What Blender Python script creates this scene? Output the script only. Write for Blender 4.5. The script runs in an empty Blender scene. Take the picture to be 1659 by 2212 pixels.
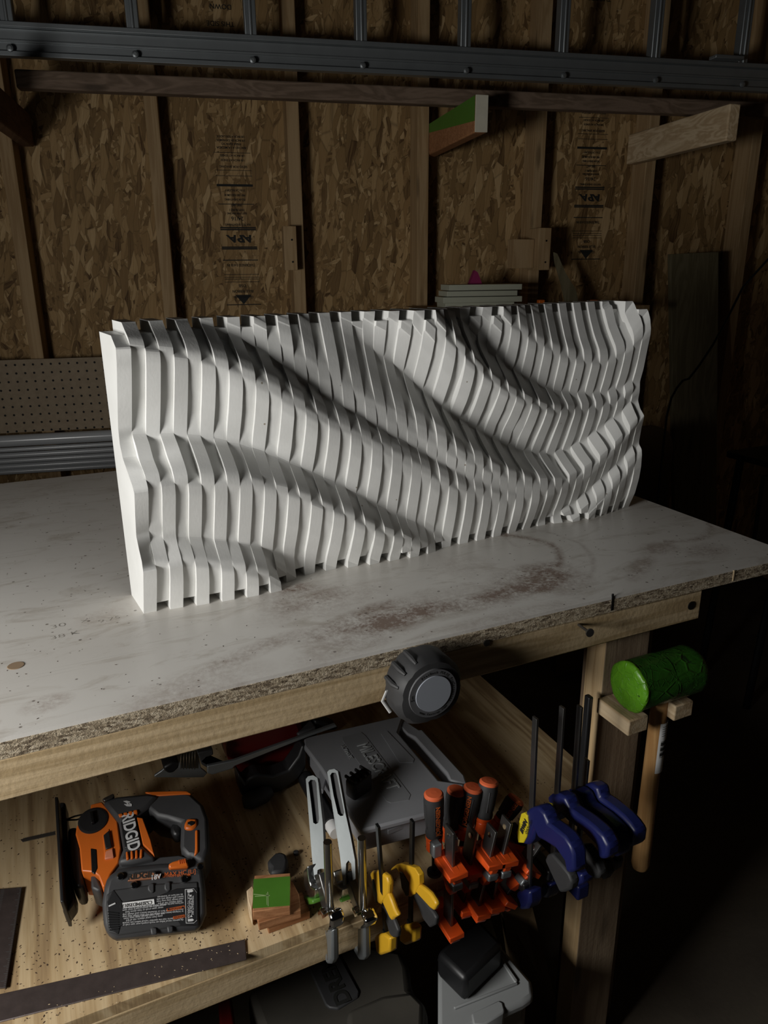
import bpy, bmesh, math, random
import numpy as np
from mathutils import Vector, Matrix
random.seed(7); rng=np.random.RandomState(11)
sc=bpy.context.scene
COL=sc.collection
# ------------------------------------------------------------------ camera
F=1622.15; PITCH=0.316016; ROLL=-0.00884404; YAW=1.13962; WYAW=1.34341; CH=1.32
_c,_s=math.cos(PITCH),math.sin(PITCH)
_B=np.array([[1,0,0],[0,-_s,-_c],[0,_c,-_s]])
_cr,_sr=math.cos(ROLL),math.sin(ROLL)
_T=np.array([[math.sin(YAW),-math.cos(YAW),0],[math.cos(YAW),math.sin(YAW),0],[0,0,1]])
MC=np.array([[_cr,-_sr,0],[_sr,_cr,0],[0,0,1]])@_B@_T
cam=bpy.data.cameras.new('camera'); cam.sensor_fit='HORIZONTAL'; cam.sensor_width=36; cam.lens=F/1659*36; cam.clip_start=.01
co=bpy.data.objects.new('camera',cam); COL.objects.link(co); sc.camera=co
co.matrix_world=Matrix(((MC[0][0],-MC[1][0],-MC[2][0],0),(MC[0][1],-MC[1][1],-MC[2][1],0),(MC[0][2],-MC[1][2],-MC[2][2],CH),(0,0,0,1)))
# measured photo positions -> points of the room (a point on a known plane)
EYE=np.array([0,0,CH])
def ray(x,y): return MC.T@np.array([(x-829.5)/F,(y-1106)/F,1.])
def onp(x,y,P,n):
    r=ray(x,y); n=np.asarray(n,float); P=np.asarray(P,float)
    return EYE+r*(((P-EYE)@n)/(r@n))
def oz(x,y,z): return onp(x,y,(0,0,z),(0,0,1))
def oy(x,y,Y): return onp(x,y,(0,Y,0),(0,1,0))
def ox(x,y,X): return onp(x,y,(X,0,0),(1,0,0))
WN=_T.T@np.array([-math.cos(WYAW),math.sin(WYAW),0]); WW=_T.T@np.array([math.sin(WYAW),math.cos(WYAW),0])
def wp(d,u,z): return WN*d+WW*u+np.array([0,0,z])
def ow(x,y,d):
    P=onp(x,y,WN*d,WN); return P@WW,P[2]
CR=dict(S=(930,1680,6.144),Q=(880,1600,3.072),P=(520,1600,3.614),Z=(0,1600,2.9625),J=(100,1680,4.608),T=(640,1380,3.770),U=(380,1960,3.19),O=(0,0,1.),M=(1140,1340,4.879),K=(420,1960,2.127),A=(320,1520,3.770),R=(860,1900,3.19))
def px(s):
    c=CR['O'];o=[]
    for t in s.split():
        if t in CR: c=CR[t]
        else:
            a,b=map(float,t.split(',')); o.append((c[0]+a/c[2],c[1]+b/c[2]))
    return o
# ------------------------------------------------------------------ materials
def mat(name,col,rough=.6,metal=0,**k):
    m=bpy.data.materials.new(name); m.use_nodes=True; nt=m.node_tree; b=nt.nodes['Principled BSDF']
    b.inputs['Base Color'].default_value=(*col,1); b.inputs['Roughness'].default_value=rough; b.inputs['Metallic'].default_value=metal
    if 'spec' in k: b.inputs['Specular IOR Level'].default_value=k['spec']
    if 'coat' in k: b.inputs['Coat Weight'].default_value=k['coat']
    if 'trans' in k: b.inputs['Transmission Weight'].default_value=k['trans']
    if 'alpha' in k: b.inputs['Alpha'].default_value=k['alpha']
    v=k.get('var',.12)      # subtle procedural mottling + bump
    n=nt.nodes; l=nt.links
    tc=n.new('ShaderNodeTexCoord'); no=n.new('ShaderNodeTexNoise'); no.inputs['Scale'].default_value=k.get('ns',40); no.inputs['Detail'].default_value=4
    l.new(tc.outputs['Object'],no.inputs['Vector'])
    mx=n.new('ShaderNodeMix'); mx.data_type='RGBA'
    mx.inputs[6].default_value=(*[c*(1-v) for c in col],1); mx.inputs[7].default_value=(*[min(1,c*(1+v)) for c in col],1)
    l.new(no.outputs['Fac'],mx.inputs[0]); l.new(mx.outputs[2],b.inputs['Base Color'])
    bu=k.get('bump',.05)
    if bu:
        bp=n.new('ShaderNodeBump'); bp.inputs['Strength'].default_value=bu; bp.inputs['Distance'].default_value=.002
        l.new(no.outputs['Fac'],bp.inputs['Height']); l.new(bp.outputs['Normal'],b.inputs['Normal'])
    return m
class NT:
    def __init__(s,name):
        s.m=bpy.data.materials.new(name); s.m.use_nodes=True; s.t=s.m.node_tree; s.b=s.t.nodes['Principled BSDF']; s.b.inputs['Roughness'].default_value=.7
        s.tc=s.t.nodes.new('ShaderNodeTexCoord')
    def n(s,ty,**k):
        x=s.t.nodes.new(ty)
        for a,v in k.items():
            if a.startswith('i_'):
                key=a[2:]; key=int(key) if key.isdigit() else key.replace('_',' '); s.set(x.inputs[key],v)
            else: setattr(x,a,v)
        return x
    def set(s,sock,v):
        if isinstance(v,bpy.types.NodeSocket): s.t.links.new(v,sock)
        else: sock.default_value=v
    def map(s,scale,rot=(0,0,0),loc=(0,0,0),src=None):
        m=s.n('ShaderNodeMapping'); s.set(m.inputs[0],src or s.tc.outputs['Object']); m.inputs['Scale'].default_value=scale; m.inputs['Rotation'].default_value=rot; m.inputs['Location'].default_value=loc
        return m.outputs[0]
    def noise(s,vec,scale=1,detail=4,rough=.5,dist=0): 
        x=s.n('ShaderNodeTexNoise'); s.set(x.inputs['Vector'],vec); x.inputs['Scale'].default_value=scale; x.inputs['Detail'].default_value=detail; x.inputs['Roughness'].default_value=rough; x.inputs['Distortion'].default_value=dist; return x.outputs['Fac']
    def vor(s,vec,scale=1,feature='F1',rand=1):
        x=s.n('ShaderNodeTexVoronoi',feature=feature); s.set(x.inputs['Vector'],vec); x.inputs['Scale'].default_value=scale; x.inputs['Randomness'].default_value=rand; return x
    def ramp(s,fac,stops,interp='LINEAR'):
        r=s.n('ShaderNodeValToRGB'); r.color_ramp.interpolation=interp; e=r.color_ramp.elements
        while len(e)<len(stops): e.new(.5)
        for i,(p,c) in enumerate(stops):
            e[i].position=p; e[i].color=(*c,1) if not isinstance(c,(int,float)) else (c,c,c,1)
        s.set(r.inputs[0],fac); return r.outputs[0]
    def math(s,op,a,b=0,c=0,clamp=False):
        x=s.n('ShaderNodeMath',operation=op,use_clamp=clamp); s.set(x.inputs[0],a); s.set(x.inputs[1],b); s.set(x.inputs[2],c); return x.outputs[0]
    def mix(s,f,a,b,blend='MIX'):
        x=s.n('ShaderNodeMix',data_type='RGBA',blend_type=blend); s.set(x.inputs[0],f)
        for i,v in((6,a),(7,b)): s.set(x.inputs[i],(*v,1) if isinstance(v,tuple) and len(v)==3 else v)
        return x.outputs[2]
    def col(s,v): s.set(s.b.inputs['Base Color'],v)
    def bump(s,h,st=.3,d=.002):
        x=s.n('ShaderNodeBump'); x.inputs['Strength'].default_value=st; x.inputs['Distance'].default_value=d; s.set(x.inputs['Height'],h); s.set(s.b.inputs['Normal'],x.outputs[0])
def wood(name,c1,c2,axis='X',rough=.75,knots=True,fine=1.,spec=.25):
    w=NT(name); s={'X':(1.5,22,22),'Y':(22,1.5,22),'Z':(22,22,1.5)}[axis]; f={'X':(12,420,420),'Y':(420,12,420),'Z':(420,420,12)}[axis]
    oi=w.n('ShaderNodeObjectInfo'); off=w.n('ShaderNodeVectorMath',operation='SCALE'); w.set(off.inputs[0],(3.1,5.7,7.3)); w.set(off.inputs[3],oi.outputs['Random'])
    ad=w.n('ShaderNodeVectorMath',operation='ADD'); w.set(ad.inputs[0],w.tc.outputs['Object']); w.set(ad.inputs[1],off.outputs[0]); src=ad.outputs[0]
    a=w.noise(w.map(s,src=src),1*fine,3,.55,.6)
    a=w.math('SINE',w.math('MULTIPLY',a,38)); a=w.math('MULTIPLY_ADD',a,.5,.5)
    b=w.noise(w.map(f,src=src),1,2)
    c=w.noise(w.map(s,src=src),.5,2)
    t=w.math('ADD',w.math('MULTIPLY',a,.45),w.math('ADD',w.math('MULTIPLY',b,.3),w.math('MULTIPLY',c,.35)))
    base=w.ramp(t,[(.2,c2),(.85,c1)])
    if knots:
        v=w.vor(w.map({'X':(3.2,14,14),'Y':(14,3.2,14),'Z':(14,14,3.2)}[axis],src=src),1).outputs['Distance']
        k=w.ramp(v,[(.07,1.),(.16,0.)]); base=w.mix(w.math('MULTIPLY',k,.6),base,tuple(x*.35 for x in c2))
    w.col(base); w.b.inputs['Roughness'].default_value=rough; w.b.inputs['Specular IOR Level'].default_value=spec
    w.bump(w.math('ADD',w.math('MULTIPLY',b,.6),w.noise(w.map((150,150,150),src=src),1,3)),.35,.0012)
    return w.m
def osb():
    w=NT('osb'); o=w.tc.outputs['Object']
    nz=w.n('ShaderNodeTexNoise'); w.set(nz.inputs['Vector'],o); nz.inputs['Scale'].default_value=9; nz.inputs['Detail'].default_value=3
    d=w.n('ShaderNodeVectorMath',operation='SCALE'); w.set(d.inputs[0],nz.outputs['Color']); d.inputs[3].default_value=.03
    ad=w.n('ShaderNodeVectorMath',operation='ADD'); w.set(ad.inputs[0],o); w.set(ad.inputs[1],d.outputs[0]); src=ad.outputs[0]
    pal=[(0,(.03,.014,.006)),(.10,(.09,.045,.016)),(.19,(.20,.12,.048)),(.45,(.31,.19,.078)),(.68,(.44,.29,.135)),(.88,(.64,.46,.25))]
    base=None; H=None
    for i,(ang,sx,sz,off) in enumerate([(.15,62,15,0),(1.15,58,17,3),(-.75,60,16,7),(.45,75,19,11),(-1.2,66,18,17),(-.3,80,16,23),(.05,90,22,31),(-.12,48,12,41)]):
        r=w.map((1,1,1),rot=(0,ang,0),loc=(off,off*.7,off*1.3),src=src); m=w.map((sx,1,sz),src=r)
        v=w.vor(m,1); sep=w.n('ShaderNodeSeparateColor'); w.set(sep.inputs[0],v.outputs['Color'])
        g=w.noise(w.map((260,1,14),src=r),1,2); c=w.ramp(w.math('ADD',w.math('MULTIPLY',sep.outputs[0],.62),w.math('MULTIPLY',g,.28)),pal)
        edge=w.ramp(w.vor(m,1,'DISTANCE_TO_EDGE').outputs['Distance'],[(0,.62),(.05,1.)])
        c=w.mix(1.,c,edge,'MULTIPLY')
        if base is None: base=c; H=sep.outputs[2]
        else:
            sel=w.math('GREATER_THAN',sep.outputs[1],.62); base=w.mix(sel,base,c); H=w.math('ADD',w.math('MULTIPLY',H,w.math('SUBTRACT',1,sel)),w.math('MULTIPLY',w.math('ADD',sep.outputs[2],.3*i),sel))
    w.col(base); w.b.inputs['Roughness'].default_value=.75; w.b.inputs['Specular IOR Level'].default_value=.3; w.bump(H,.25,.0015); return w.m
def particle():
    w=NT('particle board'); v=w.vor(w.map((160,160,420)),1); sep=w.n('ShaderNodeSeparateColor'); w.set(sep.inputs[0],v.outputs['Color'])
    v2=w.noise(w.map((260,260,420)),1,4,.7)
    c=w.ramp(w.math('ADD',w.math('MULTIPLY',sep.outputs[0],.6),w.math('MULTIPLY',v2,.5)),[(.2,(.09,.06,.035)),(.38,(.30,.23,.15)),(.6,(.47,.38,.26)),(.9,(.68,.58,.43))])
    w.col(c); w.b.inputs['Roughness'].default_value=.9; w.bump(w.math('ADD',sep.outputs[1],v2),1.,.004); return w.m
def melamine():
    w=NT('worn melamine'); o=w.tc.outputs['Object']
    base=w.ramp(w.noise(w.map((3,3,3)),1,5),[(.3,(.66,.63,.585)),(.7,(.77,.745,.70))])
    sp=w.n('ShaderNodeSeparateXYZ'); w.set(sp.inputs[0],o); X,Y=sp.outputs[0],sp.outputs[1]
    def blob(x,y,rx,ry,ang=0):
        ca,sa=math.cos(ang),math.sin(ang); dx=w.math('SUBTRACT',X,x); dy=w.math('SUBTRACT',Y,y)
        a=w.math('DIVIDE',w.math('ADD',w.math('MULTIPLY',dx,ca),w.math('MULTIPLY',dy,sa)),rx); b=w.math('DIVIDE',w.math('SUBTRACT',w.math('MULTIPLY',dy,ca),w.math('MULTIPLY',dx,sa)),ry)
        q=w.math('ADD',w.math('MULTIPLY',a,a),w.math('MULTIPLY',b,b)); return w.math('SUBTRACT',1,q,clamp=True)
    def arc(x,y,r,t,a0,a1):
        dx=w.math('SUBTRACT',X,x); dy=w.math('SUBTRACT',Y,y); wob=w.math('MULTIPLY',w.math('SUBTRACT',w.noise(w.map((14,14,14)),1,3),.5),.02)
        R=w.math('ADD',w.math('SQRT',w.math('ADD',w.math('MULTIPLY',dx,dx),w.math('MULTIPLY',dy,dy))),wob)
        d=w.math('SUBTRACT',1,w.math('ABSOLUTE',w.math('DIVIDE',w.math('SUBTRACT',R,r),t)),clamp=True)
        an=w.math('ARCTAN2',dy,dx); g=w.math('MULTIPLY',w.math('GREATER_THAN',an,a0),w.math('LESS_THAN',an,a1)); return w.math('MULTIPLY',d,g)
    tot=None
    for (a,b,rx,ry,an,st) in STAINS:
        P=oz(a,b,.9); q=w.math('MULTIPLY',blob(P[0],P[1],rx,ry,an),st); tot=q if tot is None else w.math('ADD',tot,q)
    for (a,b,r,t,a0,a1,st) in ARCS:
        P=oz(a,b,.9); tot=w.math('ADD',tot,w.math('MULTIPLY',arc(P[0],P[1],r,t,a0,a1),st))
    n1=w.noise(w.map((30,30,30)),1,6,.65,.5); n2=w.noise(w.map((170,170,170)),1,4,.75)
    m=w.math('MULTIPLY',tot,w.ramp(w.math('ADD',w.math('MULTIPLY',n1,.55),w.math('MULTIPLY',n2,.55)),[(.42,0.),(.74,1.)])); m=w.math('MINIMUM',m,.85)
    base=w.mix(m,base,(.20,.115,.075))
    sm=w.ramp(w.noise(w.map((9,26,9),rot=(0,0,.3)),1,6,.7,1.),[(.52,0.),(.74,1.)]); base=w.mix(w.math('MULTIPLY',sm,.62),base,(.33,.27,.20))
    sc1=w.ramp(w.noise(w.map((2.2,190,1),rot=(0,0,-.12)),1,2),[(.69,0.),(.73,1.)]); base=w.mix(w.math('MULTIPLY',sc1,.25),base,(.22,.2,.17))
    sk=w.ramp(w.vor(w.map((42,42,42)),1).outputs['Distance'],[(.06,1.),(.10,0.)]); base=w.mix(w.math('MULTIPLY',sk,.75),base,(.10,.07,.05))
    w.col(base); w.b.inputs['Specular IOR Level'].default_value=.5; w.set(w.b.inputs['Roughness'],w.math('ADD',w.math('MULTIPLY',n1,.25),w.math('ADD',.22,w.math('MULTIPLY',m,.4))))
    w.bump(w.noise(w.map((500,500,500)),1,2),.06,.0005); return w.m
STAINS=[(1140,1250,.09,.05,.3,1.),(1200,1250,.06,.07,-.6,.9),(1080,1290,.12,.03,.1,.9),(1425,1185,.04,.03,0,1.),(1385,1225,.07,.02,.6,.9),(1530,1190,.05,.035,.2,.8),(1100,1330,.14,.02,0,.55),(800,1365,.13,.04,.3,.8),(640,1290,.07,.05,0,.6),(420,1490,.10,.05,.2,.55),(230,1330,.05,.03,.5,.35),(700,1300,.12,.05,.2,.55),(760,1340,.10,.025,.35,1.1),(880,1330,.09,.03,.1,.9),(560,1400,.10,.02,.3,.7),(640,1270,.03,.02,0,1.),(100,1520,.03,.02,.2,.8),(1000,1220,.05,.06,0,.4),(950,1300,.12,.05,0,.5)]
ARCS=[(1090,1195,.085,.012,-1.2,1.5,1.2),(1225,1160,.10,.006,2.2,3.14,.6),(1415,1130,.09,.012,-2.2,-.4,.9),(1080,1200,.14,.006,-1.1,.6,.5)]
def pegm():
    w=NT('pegboard brown hardboard'); sp=w.n('ShaderNodeSeparateXYZ'); rt=w.map((1,1,1),rot=(0,0,math.radians(11.676)))
    w.set(sp.inputs[0],rt); 
    fx=w.math('SUBTRACT',w.math('FRACT',w.math('DIVIDE',w.math('ADD',sp.outputs[0],10.003),.0254)),.5); fz=w.math('SUBTRACT',w.math('FRACT',w.math('DIVIDE',w.math('ADD',sp.outputs[2],.009),.0254)),.5)
    r=w.math('SQRT',w.math('ADD',w.math('MULTIPLY',fx,fx),w.math('MULTIPLY',fz,fz)))
    h=w.math('LESS_THAN',r,.13); n=w.ramp(w.noise(w.map((60,60,60)),1,5),[(.3,(.25,.19,.125)),(.7,(.31,.24,.16))])
    w.col(w.mix(h,n,(.006,.005,.004))); w.b.inputs['Roughness'].default_value=.8; w.bump(w.math('SUBTRACT',1,h),.8,.003); return w.m
def ply(name,c1,c2,c3):
    w=NT(name); r=w.map((1,1,1),rot=(0,0,0)); a=w.noise(w.map((16,1.6,16),src=r),1,4,.55,.5); a=w.math('MULTIPLY_ADD',w.math('SINE',w.math('MULTIPLY',a,30)),.5,.5)
    b=w.noise(w.map((300,14,14),src=r),1,3); c=w.noise(w.map((7,7,7)),1,3)
    t=w.math('ADD',w.math('MULTIPLY',a,.4),w.math('ADD',w.math('MULTIPLY',b,.35),w.math('MULTIPLY',c,.35)))
    w.col(w.ramp(t,[(.2,c3),(.5,c2),(.8,c1)])); w.b.inputs['Roughness'].default_value=.8; w.bump(b,.2,.001); return w.m
def white():
    w=NT('white painted wood'); a=w.noise(w.map((11,11,11)),1,5,.6); b=w.noise(w.map((350,350,120)),1,3)
    base=w.ramp(a,[(.3,(.74,.74,.715)),(.7,(.83,.83,.81))])
    d=w.ramp(w.vor(w.map((34,34,34)),1).outputs['Distance'],[(.03,1.),(.06,0.)]); base=w.mix(w.math('MULTIPLY',d,w.math('GREATER_THAN',w.noise(w.map((13,13,13)),1,1),.58)),base,(.34,.29,.23))
    w.col(base); w.b.inputs['Roughness'].default_value=.42; w.b.inputs['Specular IOR Level'].default_value=.35; w.bump(w.math('ADD',w.math('MULTIPLY',b,.5),a),.16,.0015); return w.m
def concrete():
    w=NT('stained concrete'); a=w.noise(w.map((2.5,2.5,2.5)),1,6,.6,.6); w.col(w.ramp(a,[(.3,(.045,.036,.027)),(.7,(.11,.09,.065))])); w.b.inputs['Roughness'].default_value=.75; w.bump(w.noise(w.map((80,80,80)),1,4),.3,.002); return w.m
M={}
M['osb']=osb(); M['particle']=particle(); M['mel']=melamine(); M['peg']=pegm(); M['white']=white(); M['concrete']=concrete()
M['stud']=wood('stud pine',(.42,.29,.155),(.30,.19,.09),'Z'); M['lumX']=wood('bench lumber',(.60,.46,.28),(.38,.27,.14),'X'); M['lumZ']=wood('post lumber',(.60,.44,.25),(.42,.28,.14),'Z'); M['postfront']=wood('greyed shaded post front',(.36,.27,.18),(.24,.17,.11),'Z')
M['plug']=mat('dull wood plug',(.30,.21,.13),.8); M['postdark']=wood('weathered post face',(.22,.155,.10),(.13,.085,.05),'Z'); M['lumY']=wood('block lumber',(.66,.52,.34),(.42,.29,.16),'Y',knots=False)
M['rail']=wood('dark stained board',(.20,.14,.10),(.11,.075,.05),'X'); M['armdark']=wood('dark brown timber',(.17,.09,.045),(.10,.05,.025),'Y',knots=False)
M['ply']=ply('plywood',(.63,.48,.28),(.47,.33,.17),(.28,.18,.09)); M['red']=wood('reddish hardwood',(.42,.20,.09),(.26,.11,.045),'X',knots=False,fine=2)
M['handlewood']=wood('varnished ash handle',(.50,.29,.12),(.33,.17,.06),'Z',rough=.4,knots=False)
M['green']=mat('green paint',(.07,.20,.02),.5,var=.15); M['greenrub']=mat('bright green rubber',(.075,.24,.01),.45,var=.5,ns=45,bump=.9); M['greend']=mat('dark green rubber',(.014,.055,.007),.36,var=.35,ns=22,bump=1.)
M['alu']=mat('dull aluminium',(.28,.30,.31),.45,.7,var=.15,ns=20); M['steel']=mat('bright steel',(.55,.56,.56),.25,1.,var=.1); M['chrome']=mat('chrome',(.8,.8,.8),.1,1.,var=.03); M['dksteel']=mat('dark steel bar',(.16,.155,.15),.35,.9,var=.2)
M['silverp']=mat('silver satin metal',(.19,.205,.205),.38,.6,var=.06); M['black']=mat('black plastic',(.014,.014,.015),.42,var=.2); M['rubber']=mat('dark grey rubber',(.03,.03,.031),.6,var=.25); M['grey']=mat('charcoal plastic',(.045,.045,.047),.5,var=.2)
M['orange']=mat('orange plastic',(.62,.135,.015),.4,var=.08); M['redor']=mat('orange red enamel',(.72,.085,.012),.35,var=.08); M['cap']=mat('orange handle cap',(.72,.14,.05),.5,var=.05)
M['yellow']=mat('yellow enamel',(.66,.37,.02),.4,var=.08); M['yellowl']=mat('yellow label',(.62,.5,.02),.4); M['blue']=mat('blue plastic',(.010,.014,.085),.4,var=.15,bump=.3); M['whitep']=mat('white label',(.75,.75,.74),.5,var=.03,bump=0); M['textw']=mat('white print',(.6,.6,.6),.5,var=.02,bump=0)
M['texto']=mat('orange print',(.6,.12,.02),.5,var=.02,bump=0); M['textk']=mat('black ink',(.012,.012,.010),.8,var=.1,bump=0); M['pencil']=mat('pencil line',(.27,.25,.22),.8,var=.1,bump=0)
M['case']=mat('frosted clear plastic',(.36,.365,.385),.38,trans=.25,var=.12,ns=12,bump=.1,alpha=.82); M['casein']=mat('grey tool parts',(.35,.35,.37),.5); M['lid']=mat('grey tote lid',(.30,.31,.31),.45,var=.1,ns=9); M['tote']=mat('clear tote side',(.20,.18,.15),.5,var=.2,ns=6)
M['tube']=mat('grey plastic conduit',(.42,.43,.44),.22,var=.06,ns=5,bump=0); M['dred']=mat('dark red enamel',(.10,.005,.005),.4,var=.1); M['tapeface']=mat('light grey tape disc',(.30,.32,.36),.45,var=.03,bump=0); M['tapering']=mat('mid grey ring',(.10,.10,.105),.5,var=.05)
M['rule']=mat('dark patinated steel rule',(.085,.065,.06),.5,.4,var=.35,ns=60,bump=.3); M['dust']=mat('sawdust flecks',(.07,.04,.022),.9,var=.4); M['dustl']=mat('pale wood chips',(.55,.42,.26),.9); M['crev']=mat('dirty case plastic',(.05,.045,.036),.7,var=.6,ns=9,bump=.4); M['panel']=wood('pale board',(.20,.17,.10),(.13,.11,.06),'Z',knots=True); M['brown']=mat('brown panel',(.13,.085,.04),.7); M['trimw']=mat('primed trim board',(.42,.43,.34),.5,var=.05); M['purple']=mat('magenta plastic',(.25,.02,.09),.5); M['blk2']=mat('flat black metal',(.01,.01,.01),.4,.3)

def wrap(name,c1,c2):
    w=NT(name); v=w.vor(w.map((38,60,60)),1,'DISTANCE_TO_EDGE').outputs['Distance']; v2=w.vor(w.map((90,70,110),rot=(.5,.3,.2)),1,'DISTANCE_TO_EDGE').outputs['Distance']
    n=w.noise(w.map((25,45,45)),1,5,.6,1.2); r=w.ramp(v,[(0,1.),(.10,0.)]); r2=w.ramp(v2,[(0,1.),(.08,0.)]); k=w.math('MULTIPLY',r,w.math('GREATER_THAN',n,.5)); k2=w.math('MULTIPLY',r2,w.math('LESS_THAN',n,.45))
    b=w.mix(n,c2,c1); b=w.mix(w.math('MULTIPLY',w.ramp(n,[(.68,0.),(.72,1.)]),.8),b,(.01,.015,.01)); w.col(b); w.b.inputs['Roughness'].default_value=.34
    w.bump(w.math('ADD',w.math('MULTIPLY',n,2.),w.math('ADD',k,w.math('MULTIPLY',k2,.7))),.5,.0016); return w.m
M['greenrub']=wrap('bright green wrap',(.13,.36,.015),(.05,.17,.01)); M['greend']=wrap('dark green wrap',(.030,.13,.012),(.008,.04,.005))
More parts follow.
